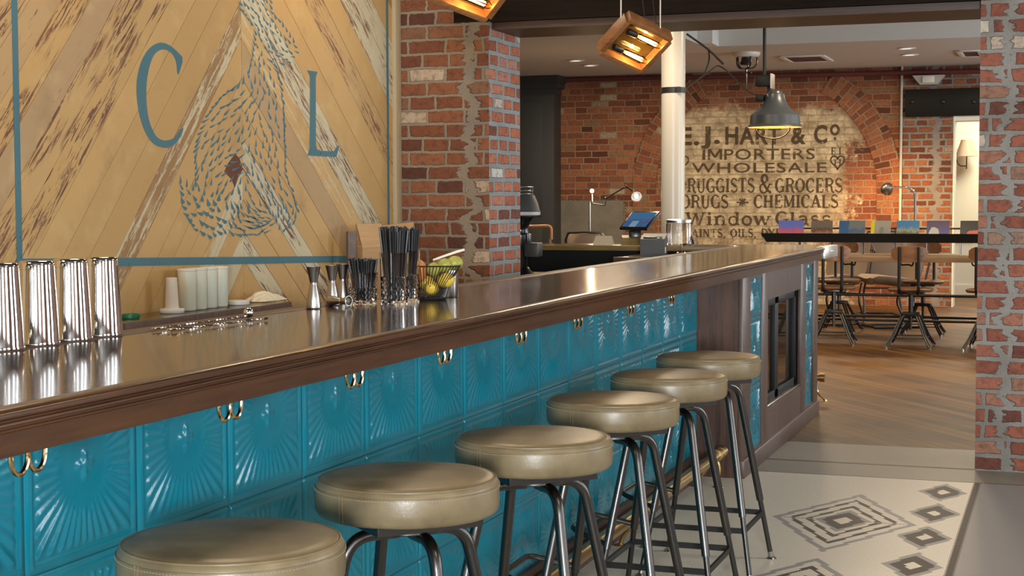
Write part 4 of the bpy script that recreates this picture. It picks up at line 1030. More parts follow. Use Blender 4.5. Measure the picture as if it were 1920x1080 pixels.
# ------------------------------------------------------------------ bar stools
def make_stool():
    t = thing('bar_stool', 'x', 'stool', (0, 0, 0), 0, 'round olive leather stools along the bar')
    R = 0.183; z1, z0 = 0.757, 0.683
    mb = MB(); mb.lathe([(0, z1+0.004), (.09, z1+0.0035), (.150, z1+0.001), (.168, z1-.001), (.176, z1-.005), (.1815, z1-.012), (R, z1-.022), (R+.001, z1-.045), (R-.0005, z0+.012), (.178, z0+.004), (.170, z0), (0, z0)], 64)
    seat = mb.build('seat', 'leather', t, ang=60)
    mb = MB(); mb.tube([(0.1755*math.cos(a*PI/32), 0.1755*math.sin(a*PI/32), z1-0.0045) for a in range(64)], 0.0022, 6, closed=True)
    mb.tube([(0.1830*math.cos(a*PI/32), 0.1830*math.sin(a*PI/32), z1-0.0165) for a in range(64)], 0.0013, 6, closed=True)
    a0 = rad(-112)
    for da in (-0.022, 0.022):
        a = a0+da; mb.tube([((R+.0006)*math.cos(a), (R+.0006)*math.sin(a), z1-.014), ((R+.0015)*math.cos(a), (R+.0015)*math.sin(a), z1-.04), ((R+.0003)*math.cos(a), (R+.0003)*math.sin(a), z0+.008)], 0.0013, 6)
    o = mb.build('piping', 'leather', seat)
    mb = MB()
    for k in range(180):
        a = 2*PI*k/180; r = R+0.0006
        mb.box(-0.0004, 0.0008, -0.0018, 0.0018, -0.0005, 0.0005, Matrix.Translation((r*math.cos(a), r*math.sin(a), z1-.020)) @ Matrix.Rotation(a, 4, 'Z'))
    mb.build('stitching', 'stitch', seat, smooth=False)
    rot = Matrix.Rotation(PI/4, 4, 'Z'); h = 0.108
    mb = MB()
    for k in range(4):
        mm = rot @ Matrix.Rotation(k*PI/2, 4, 'Z'); mb.box(-h, h, -h-0.002, -h+0.002, z0-.020, z0+.0005, mm); mb.box(-h, h, -h, -h+.022, z0-.003, z0+.0005, mm)
    mb.build('seat_frame', 'gunmetal', t)
    mb = MB(); mb.lathe([(0, z0-.034), (.075, z0-.034), (.080, z0-.031), (.080, z0-.024), (.075, z0-.021), (0, z0-.021)], 24); mb.box(-.09, .09, -.012, .012, z0-.022, z0, rot); mb.build('swivel_plate', 'gunmetal', t)
    zt = z0-0.034; foot = {}
    for sx, sy in ((1, -1), (1, 1), (-1, 1), (-1, -1)):
        F = Vector((sx*.192, sy*.203, 0)); B = Vector((sx*.088, sy*.088, zt-.004)); d = (B-F)
        P = lambda z: F+d*(z/(zt-.004))
        mb = MB(); mb.tube(bez([(sx*.015, sy*.015, zt-.004), B, P(0.222)], 0.075, 9), 0.0128, 14); leg = mb.build('leg', 'gunmetal', t, ang=50)
        mb = MB(); mb.tube([P(0.235), P(0.022)], 0.0092, 12); mb.build('leg_extension', 'dark_steel', leg)
        mb = MB(); mb.tube([P(0.030), P(0.010)], 0.0100, 12); mb.lathe([(0, 0), (.017, 0), (.018, .003), (.012, .009), (.0075, .012), (0, .013)], 14, Matrix.Translation((F.x, F.y, 0))); mb.build('glide', 'brushed', leg)
        foot[(sx, sy)] = P(0.175)
    mb = MB()
    for a, b_ in (((1, -1), (1, 1)), ((1, 1), (-1, 1)), ((-1, 1), (-1, -1)), ((-1, -1), (1, -1))):
        p, q = foot[a], foot[b_]; d = q-p; L = d.length; mm = Matrix.Translation((p+q)/2) @ Matrix.Rotation(math.atan2(d.y, d.x), 4, 'Z')
        mb.box(-L/2, L/2, -.004, .004, -.009, .009, mm)
    mb.build('stretcher', 'black_steel', t)
    mb = MB(); za = 0.235
    mb.tube(bez([(-.155, -.165, za), (-.285, -.120, za+.035), (-.285, .120, za+.035), (-.155, .165, za)], 0.03), 0.0085, 10)
    mb.build('footrest', 'dark_steel', t)
    return t
st0 = make_stool()
spos = [(435, 1050), (764, 925), (1001, 845), (1149, 770), (1254, 722), (1328, 685)]
slab = ['olive leather bar stool nearest the camera, only its round seat in the frame', 'olive leather bar stool second from the camera, with a vertical seam on its seat', 'olive leather bar stool third from the camera', 'olive leather bar stool fourth from the camera, its footrest loop showing',
        'olive leather bar stool fifth from the camera, second from the dark wood cabinet', 'olive leather bar stool farthest away, beside the dark wood end cabinet']
for i, (px, py) in enumerate(spos):
    p = onz(px, py, 0.72); o = st0 if i == 0 else dup(st0)
    o.location = (p.x, p.y, 0); o.rotation_euler = (0, 0, rad([0, 2, -1.5, 1, 0, 0][i])); o['label'] = slab[i]

# ------------------------------------------------------------------ things on the bar top
ZI = ZT+0.0002; ZL = ZT+0.0018
sh = thing('cocktail_shaker', 'x', 'shaker', (0, 0, 0), 0, 'upturned steel shakers at the bar end')
mb = MB(); mb.lathe([(.0405, 0), (.0432, .0008), (.0436, .003), (.0424, .006), (.0396, .060), (.0362, .120), (.0348, .146), (.0348, .158), (.0334, .164), (.0300, .1665), (0, .1655)], 64); bd = mb.build('body', 'steel', sh, ang=50)
mb = MB(); mb.tube([(0.0353*math.cos(a*PI/24), 0.0353*math.sin(a*PI/24), .150) for a in range(48)], 0.0006, 6, closed=True); mb.build('ring', 'steel', bd)
sl = ['steel shaker tin at the left edge of the photo, cut off by the frame', 'upturned steel shaker tin second from the left', 'upturned steel shaker tin third from the left', 'upturned steel shaker tin nearest the green lid, rightmost of the four']
for i, (px, py) in enumerate(((12, 660), (74, 650), (138, 641), (193, 632.5))):
    p = onz(px, py, ZT); o = sh if i == 0 else dup(sh); o.location = (-1.928, p.y+0.032, ZL); o['label'] = sl[i]

def jigger_mb():
    mb = MB(); mb.lathe([(.0165, 0), (.0185, .001), (.019, .004), (.0155, .030), (.0095, .058), (.0085, .062), (.0095, .066), (.0125, .080), (.0170, .100), (.0178, .1025), (.0168, .1025), (.0115, .078), (0, .072)], 32)
    mb.tube([(.0092*math.cos(a*PI/12), .0092*math.sin(a*PI/12), .062) for a in range(24)], 0.0012, 6, closed=True); return mb
jg = jigger_mb().build('jigger', 'brushed')
jl = ['standing steel jigger, leftmost of three beside the short straw tumbler', 'standing steel jigger in the middle of three', 'steel jigger half hidden behind the short straw tumbler']
for i, (px, py, s) in enumerate(((590, 580, 1.08), (625, 574, 1.06), (645, 570, 1.06))):
    p = onz(px, py, ZT); o = jg if i == 0 else jg.copy()
    if i: C.objects.link(o)
    o.location = (p.x-0.010, p.y+0.015, ZL if p.x < -1.885 else ZI+0.0012); o.scale = (s,)*3
    tag(o, jl[i], 'jigger', 'steel jiggers on the bar')
o = jg.copy(); C.objects.link(o); p = onz(622, 578, ZT); o.scale = (.85,)*3
o.rotation_euler = (rad(90), 0, rad(24)); o.location = (p.x-0.055, p.y+0.03, ZT+0.0185); tag(o, 'small steel jigger lying on its side with its mouth to the camera', 'jigger', 'steel jiggers on the bar')
p = onz(612, 575, ZT); o.scale = (.75,)*3; o.location = (p.x, p.y+.02, ZT+.0155); o.rotation_euler = (rad(88.3), 0, rad(68))

# cut glass tumblers with straws
def tumbler(name, R, H, label, loc):
    t = thing(name, label, 'tumbler', loc, 0, 'cut glass tumblers of straws')
    N = 48; rows = 26; vs = []; fs = []
    for i in range(rows+1):
        z = H*i/rows
        for j in range(N):
            a = 2*PI*j/N; r = R*(0.93+0.07*z/H)
            if 0.04 < i/rows < 0.52:
                u = (a*N/(2*PI)/4+i/4.0) % 1; w = (a*N/(2*PI)/4-i/4.0) % 1
                r -= 0.0046*(1-min(1, 3*min(abs(u-.5), abs(w-.5))))
            vs.append((r*math.cos(a), r*math.sin(a), z))
    for i in range(rows):
        for j in range(N): fs.append((i*N+j, i*N+(j+1) % N, (i+1)*N+(j+1) % N, (i+1)*N+j))
    mb = MB(); mb.add(vs, fs); o = len(mb.v)
    ins = [(R*1.0-.0022, H), (R*.985-.003, H*.55), (R*.93-.0035, 0.012), (0, 0.012)]
    mb.lathe(ins, N); mb.add(vs[:N], [tuple(range(N-1, -1, -1))])
    top = [j+rows*N for j in range(N)]; mb.f += [(top[j], top[(j+1) % N], o+(j+1) % N, o+j) for j in range(N)]; mb.uv += [None]*N; mb.mi += [0]*N; mb.col += [(0, 0, 0, 1)]*N
    mb.build('glass_body', 'glass', t, ang=12); return t
p = onz(678, 572, ZT); g1 = (p.x-0.012, p.y+0.036, ZI)
tumbler('straw_tumbler', 0.0415, 0.088, 'short cut-glass tumbler packed with short black straws', g1)
p = onz(737, 572.5, ZT); g2 = (p.x-0.012, p.y+0.036, ZI); tumbler('straw_tumbler', 0.0400, 0.143, 'tall cut-glass tumbler of black straws, the front one of two', g2)
g3 = (g2[0]-0.006, g2[1]+0.100, ZI); tumbler('straw_tumbler', 0.0385, 0.146, 'tall cut-glass tumbler of black straws, half behind the front one', g3)
def straws(base, n, L, R, lean, label, group, rr):
    first = None
    for i in range(n):
        a = i*2.399963; r = R*math.sqrt((i+.5)/n); x, y = r*math.cos(a), r*math.sin(a)
        l = L*rr.uniform(.96, 1.04)
        if first is None:
            mb = MB(); mb.tube([(0, 0, 0), (0, 0, L)], 0.00305, 8); first = o = mb.build('drinking_straw', 'straw')
        else:
            o = first.copy(); C.objects.link(o)
        o.location = (base[0]+x*.62, base[1]+y*.62, base[2]+0.0128); d = Vector((x*lean, y*lean, L)).normalized()
        o.rotation_euler = d.to_track_quat('Z', 'Y').to_euler(); o.scale = (1, 1, l/L)
        tag(o, label, 'straw', group)
rr = random.Random(2)
straws(g1, 56, 0.112, 0.034, 0.62, 'short thin black straw in the short cut-glass tumbler', 'short black straws', rr)
straws(g2, 58, 0.197, 0.033, 0.68, 'long thin black straw in the front tall tumbler', 'long black straws in front tumbler', rr)
straws(g3, 50, 0.195, 0.031, 0.68, 'long thin black straw in the rear tall tumbler', 'long black straws in rear tumbler', rr)

# wire basket of fruit
p = onz(828, 564, ZT); bk = Vector((p.x-0.055, p.y+0.05, ZI)); ba_ = rad(19.5)
wb = thing('fruit_basket', 'dark wire basket of citrus fruit standing on the bar by the brick pillar', 'basket', bk, ba_)
def rect_loop(hx, hy, z, n=10, r=0.03):
    pts = []
    for cx, cy, a0 in ((hx-r, hy-r, 0), (-hx+r, hy-r, 90), (-hx+r, -hy+r, 180), (hx-r, -hy+r, 270)): pts += [(x, y, z) for x, y in arc(cx, cy, r, r, a0, a0+90, n)]
    return pts
mb = MB(); mb.tube(rect_loop(.088, .062, .098), 0.0021, 8, closed=True); mb.build('rim', 'black_steel', wb)
mb = MB(); mb.tube(rect_loop(.045, .034, .006), 0.0021, 8, closed=True); mb.tube(rect_loop(.043, .032, .003), .0016, 8, closed=True)
for x in (-.03, -.015, 0, .015, .03): mb.cyl((x, -.034, .006), (x, .034, .006), .0012, n=6)
for sx in (-1, 1):
    for sy in (-1, 1): mb.sphere((sx*.034, sy*.024, .003), .003, 8, 6)
mb.build('base', 'black_steel', wb)
mb = MB(); top = rect_loop(.088, .062, .098, 10); bot = rect_loop(.045, .034, .006, 10)
def resample(l, n):
    l = [Vector(q) for q in l]+[Vector(l[0])]; cum = [0]
    for a, b_ in zip(l, l[1:]): cum.append(cum[-1]+(b_-a).length)
    out = []; k = 0
    for i in range(n):
        s_ = cum[-1]*i/n
        while cum[k+1] < s_: k += 1
        out.append(l[k].lerp(l[k+1], (s_-cum[k])/(cum[k+1]-cum[k])))
    return out
for a, b_ in zip(resample(top, 56), resample(bot, 56)):
    c = b_.lerp(a, .45); c.x *= .90; c.y *= .90
    mb.tube([b_, c, a], 0.0011, 6)
mb.build('wire', 'black_steel', wb)
def peel(name, c1, c2):
    m, nt, b = mat(name); k = NT(nt); v = k.coord('Object')
    nt.links.new(k.mix(k.noise(v, 25, 3).outputs[0], c1, c2), b.inputs['Base Color']); b.inputs['Roughness'].default_value = 0.38
    nt.links.new(k.bump(k.noise(v, 260, 2).outputs[0], .12, .002), b.inputs['Normal']); MT[name] = m
peel('grapefruit_peel', (0.60, 0.19, 0.055), (0.72, 0.28, 0.10)); peel('lime_peel', (0.30, 0.31, 0.045), (0.46, 0.43, 0.10)); peel('lemon_peel', (0.62, 0.40, 0.035), (0.75, 0.52, 0.07))
Rb = Matrix.Rotation(ba_, 3, 'Z')
def fruit(name, m, r, sc, q, label, cat, rot=(0, 0, 0), group=None):
    mb = MB(); prof = [(max(0, r*math.sin(PI*i/16)), -r*math.cos(PI*i/16)*(1.0 if i not in (0, 16) else 1.02)) for i in range(17)]
    mb.lathe(prof, 24, Matrix.Diagonal((*sc, 1))); o = mb.build(name, m); o.location = bk+Rb @ Vector(q); o.rotation_euler = rot; tag(o, label, cat, group)
    mb = MB(); mb.lathe([(0, r*sc[2]*1.0), (.003, r*sc[2]*1.0), (.002, r*sc[2]*1.02), (0, r*sc[2]*1.03)], 8); mb.build('stem_end', 'rail_wood', o)
fruit('grapefruit', 'grapefruit_peel', .0385, (1, 1, .98), (-.046, -.004, .082), 'big pink-orange grapefruit at the left end of the wire basket', 'fruit')
fruit('lime', 'lime_peel', .0200, (1, 1, 1.15), (.010, -.024, .088), 'pale green lime on top of the basket, next to the grapefruit', 'fruit', (rad(80), 0, .4), 'limes in the wire basket')
fruit('lime', 'lime_peel', .0210, (1, 1, 1.15), (.040, .004, .098), 'pale green lime in the middle of the basket top', 'fruit', (rad(70), .3, 1.2), 'limes in the wire basket')
fruit('lime', 'lime_peel', .0215, (1, 1, 1.15), (.070, .022, .104), 'yellowish lime at the right end of the basket top', 'fruit', (rad(85), .2, 2), 'limes in the wire basket')
for q in ((.004, -.020, .034), (.046, -.018, .056), (-.012, .026, .046)):
    fruit('lemon', 'lemon_peel', .0215, (1, 1, 1.2), q, 'yellow lemon low in the wire basket, seen through the wires', 'fruit', (rad(75), .3, q[0]*40), 'lemons low in the basket')
mb = MB(); mb.tube([(-.046, 0, 0), (-.02, 0, .001), (.03, 0, .002), (.05, 0, .001)], [.0026, .0034, .0042, .0036], 10)
o = mb.build('bone_handle', 'pith'); o.location = bk+Rb @ Vector((.052, .0, .128)); o.rotation_euler = (0, rad(-17), ba_+.1); tag(o, 'white bone handle of a bar knife lying across the limes', 'knife')
mb = MB(); mb.lathe([(0, 0), (.036, 0), (.038, .004), (.038, .108), (.0365, .112), (.034, .112), (.034, .01), (0, .01)], 32); tn = mb.build('steel_tin', 'brushed')
tn.location = bk+Rb @ Vector((.040, .112, 0)); tag(tn, 'shiny steel tin standing behind the fruit basket', 'tin')

# twisted bar spoons lying by the back lip
def spoon(L):
    mb = MB(); n = 120
    for ph in (0, PI):
        mb.tube([(-L/2+L*i/n, .0013*math.cos(ph+i*.8), .0013*math.sin(ph+i*.8)) for i in range(n+1)], .0014, 6)
    return mb
sd = ['long twisted steel bar spoon lying along the back lip', 'second twisted bar spoon lying in front of the first']
for i, (a, b_) in enumerate((((300, 620), (470, 596)), ((330, 622), (496, 602)))):
    pa = onz(*a, ZT); pb = onz(*b_, ZT); d = pb-pa; L = d.length
    t = thing('bar_spoon', sd[i], 'spoon', (*((pa+pb)/2).xy, ZL+.0036), math.atan2(d.y, d.x), 'twisted bar spoons')
    spoon(L).build('shaft', 'chrome', t)
    mb = MB(); mb.lathe([(max(0, .011*math.sin(PI*k/10)), -.016*math.cos(PI*k/10)) for k in range(11)], 16, Matrix.Translation((-L/2-.012, 0, .001)) @ Matrix.Rotation(PI/2, 4, 'Y') @ Matrix.Diagonal((.22, 1, 1, 1)))
    mb.build('bowl', 'chrome', t)
    mb = MB(); mb.tube([(L/2-.002, 0, 0), (L/2+.010, 0, .001)], .0032, 8)
    if i == 0: mb.sphere((L/2-.01, .0, .008), .0125, 16, 10)
    mb.build('end_knob', 'chrome', t)

# ------------------------------------------------------------------ ledge on the plank wall and what stands on it
ZG = 0.866; XG = onz(400, 585.5, ZG).x
yl0 = 2.7; yl1 = onz(545, 565, ZG).y
pf = onz(225, 607, ZG); XG = pf.x
lg = thing('back_ledge', 'narrow dark wood ledge fixed along the foot of the plank wall', 'shelf', (XW+0.1, 4.5, ZG-0.04))
mb = MB(); mb.box(XW+0.002, XG, yl0, yl1, ZG-0.03, ZG, bev=0.002); child(mb, 'board', 'bar_top', lg)
mb = MB(); mb.box(XG-0.02, XG+0.004, yl0, yl1, ZG-0.22, ZG-0.002, bev=0.002); child(mb, 'fascia', 'panel', lg)
lb = thing('back_counter', 'lower dark work counter against the wall behind the tumblers', 'counter', (XW+0.3, 6.8, 0))
mb = MB(); mb.box(XW+0.03, -2.86, yl1+0.02, YP0-0.012, 0.79, 0.815, bev=0.002); child(mb, 'worktop', 'table_wood', lb)
mb = MB(); mb.box(XW+0.03, -2.90, yl1+0.04, YP0-0.02, 0.0, 0.79); child(mb, 'carcass', 'black', lb)
def onledge(px, off=0.085): p = onx(px, 545, XW+off); return Vector((p.x, p.y, ZG+.0003))
p = onledge(244, .10); mb = MB(); mb.lathe([(0, 0), (.033, 0), (.0345, .002), (.0345, .014), (.033, .016), (.0310, .016), (.0310, .004), (0, .004)], 40)
for k in range(40):
    a = 2*PI*k/40; mb.box(-.0006, .0008, -.0012, .0012, .002, .0135, Matrix.Translation((.0347*math.cos(a), .0347*math.sin(a), 0)) @ Matrix.Rotation(a, 4, 'Z'))
o = mb.build('jar_lid', 'green'); o.location = p; tag(o, 'green plastic jar lid on the ledge beside the steel shakers', 'lid')
p = onledge(322, .10); t = thing('pour_spout', 'white plastic pouring spout cap standing on the ledge, left of the containers', 'spout cap', p)
mb = MB(); mb.lathe([(0, 0), (.046, 0), (.048, .003), (.048, .014), (.046, .017), (.03, .018), (0, .018)], 40); mb.build('cap', 'white', t)
mb = MB(); mb.lathe([(.028, .0175), (.0265, .03), (.021, .135), (.0215, .138), (.018, .139), (0, .1385)], 32); mb.build('spout', 'frosted', t)
cl = ['tall translucent plastic container on the ledge, leftmost of four', 'tall translucent plastic container, second from the left on the ledge', 'tall translucent plastic container, third from the left on the ledge', 'tall translucent plastic container nearest the crumpled cloth']
ct = None
for i, px in enumerate((351, 371, 391, 411)):
    p = onledge(px, .085)
    if ct is None:
        mb = MB(); mb.lathe([(0, 0), (.032, 0), (.0345, .003), (.0352, .012), (.0370, .158), (.0390, .160), (.0390, .166), (.0370, .167), (.0360, .160), (.0335, .006), (0, .005)], 40); ct = o = mb.build('plastic_container', 'frosted')
    else: o = ct.copy(); C.objects.link(o)
    o.location = p; tag(o, cl[i], 'container', 'translucent containers on the ledge')
for i in (1, 2, 3):
    pass
p = onledge(447, .10); mb = MB(); mb.lathe([(0, 0), (.045, 0), (.047, .002), (.047, .016), (.045, .018), (0, .018)], 40); o = mb.build('container_lid', 'white'); o.location = p; tag(o, 'round white plastic lid on the ledge between containers and cloth', 'lid')
def cloth():
    rr = random.Random(9); mb = MB(); n = 34; vs = []; fs = []
    f = [(rr.uniform(-6, 6), rr.uniform(-5, 5), rr.uniform(0, 6)) for _ in range(5)]
    for i in range(n+1):
        for j in range(n+1):
            u, v = i/n*2-1, j/n*2-1; r = max(abs(u), abs(v)); e = max(0, 1-r**3)
            h = sum(abs(math.sin(a*u+b*v*1.4+c)) for a, b, c in f)/5
            h2 = sum(math.sin(2.1*a*u-b*v+c*2) for a, b, c in f)/6
            vs.append((u*.052*(1+.12*h2), v*.105*(1+.15*h2), .001+.040*e*(.25+.95*h)*(1-.35*abs(v))+.002*h))
    for i in range(n):
        for j in range(n): fs.append((i*(n+1)+j, (i+1)*(n+1)+j, (i+1)*(n+1)+j+1, i*(n+1)+j+1))
    mb.add(vs, fs); return mb
MT['cotton'] = simple('stained_cotton', (0.70, 0.62, 0.47), 0.9)
o = cloth().build('bar_cloth', 'cotton', ang=180); p = onledge(496, .085); o.location = p; tag(o, 'crumpled off-white bar cloth at the right end of the ledge', 'cloth')
# glass dish with dark rim behind the jiggers, kraft paper bags
p = onz(562, 571, 0.816); t = thing('glass_dish', 'square glass dish with black rim behind the leftmost jigger', 'dish', (p.x-.06, p.y+.05, .8155))
mb = MB(); mb.box(-.045, .045, -.055, .055, 0, .035, bev=.006); mb.build('dish', 'glass', t)
mb = MB()
for s in ((-.05, .05, -.062, -.056), (-.05, .05, .056, .062), (-.05, -.044, -.056, .056), (.044, .05, -.056, .056)): mb.box(s[0], s[1], s[2], s[3], .030, .048, bev=.002)
mb.build('rim', 'black_gloss', t)
def kraft():
    m, nt, b = mat('kraft_paper'); k = NT(nt); v = k.coord('Object')
    nt.links.new(k.mix(k.noise(k.mapping(v, (3, 3, 40)), 3, 3).outputs[0], (0.34, 0.20, 0.095), (0.47, 0.30, 0.15)), b.inputs['Base Color']); b.inputs['Roughness'].default_value = .85
    nt.links.new(k.bump(k.noise(v, 18, 3).outputs[0], .25, .01), b.inputs['Normal']); MT['kraft'] = m
kraft()
def bag(w, d, hb, ht, twist):
    """stand-up paper bag: square base, sides pinched into a folded-over flat top"""
    mb = MB(); W_, D = w/2, d/2
    vs = [(-W_, -D, 0), (W_, -D, 0), (W_, D, 0), (-W_, D, 0), (-W_, -D, hb), (W_, -D, hb), (W_, D, hb), (-W_, D, hb),
          (-W_*.98, -.004, ht), (W_*.98, -.004, ht+twist), (W_*.98, .004, ht+twist), (-W_*.98, .004, ht), (-W_*.80, 0, hb+(ht-hb)*.35), (W_*.80, 0, hb+(ht-hb)*.35)]
    fs = [(0, 3, 2, 1), (0, 1, 5, 4), (2, 3, 7, 6), (1, 2, 6, 5), (3, 0, 4, 7), (4, 5, 9, 8), (6, 7, 11, 10), (8, 9, 10, 11), (4, 8, 12), (7, 12, 11), (8, 11, 12), (4, 12, 7), (5, 13, 9), (6, 10, 13), (9, 13, 10), (5, 6, 13)]
    mb.add(vs, fs); return mb
b1 = ony(687, 482, 7.05); b2 = ony(742, 470, 7.35)
o = bag(.150, .115, .26, .375, 0.0).build('paper_bag', 'kraft', smooth=False); o.location = (b1.x-.01, 7.10, .8155); o.rotation_euler = (0, 0, rad(20+38)); tag(o, 'brown paper bag with pinched top behind the short straw tumbler', 'paper bag', 'paper bags behind the bar')
o = bag(.20, .11, .27, .36, 0.02).build('paper_bag', 'kraft', smooth=False); o.location = (b2.x, 7.34, .8155); o.rotation_euler = (0, 0, rad(14)); tag(o, 'wider brown paper bag behind the tall straws, against the brick', 'paper bag', 'paper bags behind the bar')
mb = MB(); mb.box(-.06, .0, -.006, .006, 0, .34); o = mb.build('cardboard_sheet', 'kick'); o.location = (-3.27, 6.95, .8155); o.rotation_euler = (0, 0, rad(75)); tag(o, 'upright dark brown board leaning beside the first paper bag', 'board')
# ------------------------------------------------------------------ pendant frames with filament bulbs over the bar
def frame_pendant(loc, label, mtx, lit=True):
    t = thing('pendant_light', label, 'pendant light', loc, 0, 'wood frame pendants over the bar')
    W2, H2, D = 0.117, 0.103, 0.030      # half width along local x, half height along local y, half depth along local z
    b = 0.022
    names = (('x', -1), ('x', 1), ('y', -1), ('y', 1))
    for ax, s in names:
        mb = MB()
        if ax == 'y': mb.box(-W2, W2, s*H2-b/2, s*H2+b/2, -D, D, mtx, .002)
        else: mb.box(s*W2-b/2, s*W2+b/2, -H2+b/2, H2-b/2, -D, D, mtx, .002)
        mb.build('frame_rail', 'fixture_wood', t)
    mb = MB(); mb.box(-W2+b/2, W2-b/2, -H2+b/2, H2-b/2, -D*.5, -D*.5+.004, mtx); mb.build('back_pane', 'amber_pane', t)
    for s in (-1, 1):
        A = Matrix.Translation((0.034, s*0.049, 0.022)) @ Matrix.Scale(.94, 4)
        mb = MB(); pr = [(0, -.075), (.012, -.072), (.0155, -.060), (.0158, .02), (.0152, .050), (.013, .062), (.008, .070), (.003, .074), (0, .075)]
        mb.lathe(pr, 20, mtx @ A @ Matrix.Rotation(PI/2, 4, 'Y')); bulb = mb.build('bulb', 'bulb_glass', t)
        mb = MB(); pts = []
        for k in range(6):
            a = 2*PI*k/6; pts += [(-.05, .0075*math.cos(a), .0075*math.sin(a)), (.045, .0075*math.cos(a+.5), .0075*math.sin(a+.5))]
        mb.tube(pts, .0011, 5); mb.v = [tuple(mtx @ A @ Vector(v)) for v in mb.v]; mb.build('filament', 'filament', bulb)
        mb = MB(); mb.lathe([(0, -.125), (.014, -.125), (.016, -.118), (.016, -.080), (.013, -.072), (0, -.072)], 18, mtx @ A @ Matrix.Rotation(PI/2, 4, 'Y')); mb.build('socket', 'black_steel', bulb)
        pl = bpy.data.lights.new('bulb_light', 'POINT'); pl.energy = 0.6; pl.color = (1, .68, .35); pl.shadow_soft_size = .009
        po = bpy.data.objects.new('bulb_light', pl); C.objects.link(po); po.parent = t; po.location = mtx @ A @ Vector((.0, 0, 0))
    top = 3.05-loc[2]
    for q in ((-W2, .05), (.06, H2)):
        p = mtx @ Vector((*q, 0)); mb = MB(); mb.cyl(p, (p.x, p.y, top), .0045, n=8); mb.build('rod', 'brushed', t)
    for q, dx in (((-.02, H2), -.05), ((.05, H2-.005), -.06)):
        p = mtx @ Vector((*q, -.02)); mb = MB(); mb.tube(bez([p, (p.x+dx*.3, p.y, p.z+.12), (p.x+dx, p.y, top)], .2), .0022, 6); mb.build('cable', 'black_steel', t)
    return t
def basis(dx, dy):
    """local axes from two photo directions seen at the fixture, facing the room and a little downwards"""
    ex = (RGT*dx[0]+UPV*-dx[1]+FWD*dx[2]).normalized(); ey = (RGT*dy[0]-UPV*dy[1]+FWD*dy[2]); ey = (ey-ex*ey.dot(ex)).normalized(); ez = ex.cross(ey)
    return Matrix((ex, ey, ez)).transposed().to_4x4()
mtx = basis((93, 32, 60), (59, -60, -60))
if (mtx.to_3x3() @ Vector((0, 0, 1))).dot(FWD) > 0: mtx = mtx @ Matrix.Diagonal((1, 1, -1, 1))
p2_ = ony(1190, 80, 6.58); frame_pendant(tuple(p2_), 'tilted wood frame pendant with lit filament bulbs, hanging beside the white column', mtx)
p1_ = ony(885, -36, 4.74); mtx1 = basis((93, 26, 60), (55, -64, -60))
if (mtx1.to_3x3() @ Vector((0, 0, 1))).dot(FWD) > 0: mtx1 = mtx1 @ Matrix.Diagonal((1, 1, -1, 1))
frame_pendant(tuple(p1_), 'wood frame pendant cut by the top edge above the brick pillar', mtx1)

# ------------------------------------------------------------------ white column with band, dining side
YC_ = 12.0; ca = ony(1262, 300, YC_); cr = (ony(1285, 300, YC_).x-ony(1240, 300, YC_).x)/2*0.97
col = thing('column', 'white painted round iron column behind the bar, with a dark metal band', 'column', (ca.x, YC_, 0))
mb = MB(); mb.lathe([(cr*1.4, 0), (cr*1.4, .06), (cr*1.02, .10), (cr, .12), (cr, 3.40)], 40); mb.build('shaft', 'white_paint', col)
zb = ony(1262, 168, YC_-cr).z
mb = MB(); mb.lathe([(cr, zb-.022), (cr+.006, zb-.021), (cr+.006, zb+.021), (cr, zb+.022)], 40); mb.box(cr*.55, cr*.8, -cr*1.02, -cr*.6, zb-.022, zb+.022); mb.build('band', 'black_steel', col)
mb = MB()
a = Vector((cr*.9, -.02, zb-.005)); e1 = ony(1345, 124, 13.0)-Vector(col.location); e2 = ony(1432, 179, 13.0)-Vector(col.location); e0 = ony(1288, 64, 12.6)-Vector(col.location); ee = ony(1328, 92, 12.8)-Vector(col.location); ef = ony(1330, 125, 12.9)-Vector(col.location)
mb.tube(bez([a, e1+Vector((0.02, 0, .02)), ony(1395, 165, 13)-Vector(col.location), ony(1412, 178, 13)-Vector(col.location), e2], .12), .006, 8)
mb.tube(bez([e0, ee, ony(1356, 120, 12.95)-Vector(col.location)], .15), .009, 8)
mb.tube(bez([ee, ony(1331, 110, 12.9)-Vector(col.location), ony(1322, 135, 12.9)-Vector(col.location)], .12), .006, 8)
mb.build('cable', 'black_steel', col)

# big slate lamp with bracket
lc = ony(1453, 236, 13.0)
lm = thing('pendant_lamp', 'large slate grey metal dome lamp with orange lining hanging before the painted sign', 'pendant light', (lc.x, 13.0, lc.z))
mb = MB(); mb.lathe([(.226, -.012), (.232, -.008), (.228, 0), (.208, .012), (.205, .055), (.203, .085), (.185, .105), (.145, .128), (.110, .165), (.088, .205), (.078, .235), (.074, .262), (.060, .268), (.055, .285), (0, .288)], 48)
mb.lathe([(.224, -.012), (.202, .008), (.198, .075), (.140, .115), (.07, .2), (0, .22)], 48); sd_ = mb.build('shade', ['lamp_grey', 'lamp_inner'], lm)
for p in sd_.data.polygons:
    if p.index >= 48*13: p.material_index = 1
mb = MB(); mb.sphere((0, 0, .06), .04, 16, 10); mb.build('bulb', 'bulb_glow', lm)
mb = MB(); mb.tube([(r*.14*math.cos(rad(a)), -.02, -.01-.125*math.sin(rad(a))) for r in (1,) for a in range(180, 361, 12)][::-1] if False else [(.14*math.cos(rad(a)), -.1, -.02+.09*math.sin(rad(a))) for a in range(180, 361, 12)], .005, 8); mb.cyl((0, -.1, -.11), (0, -.1, -.20), .005, n=8); mb.build('pull_loop', 'black', lm)
L0 = Vector(lm.location)
mb = MB()
q = [ony(px, py, 13.0)-L0 for px, py in ((1418, 142), (1448, 162), (1418, 178), (1434, 190))]
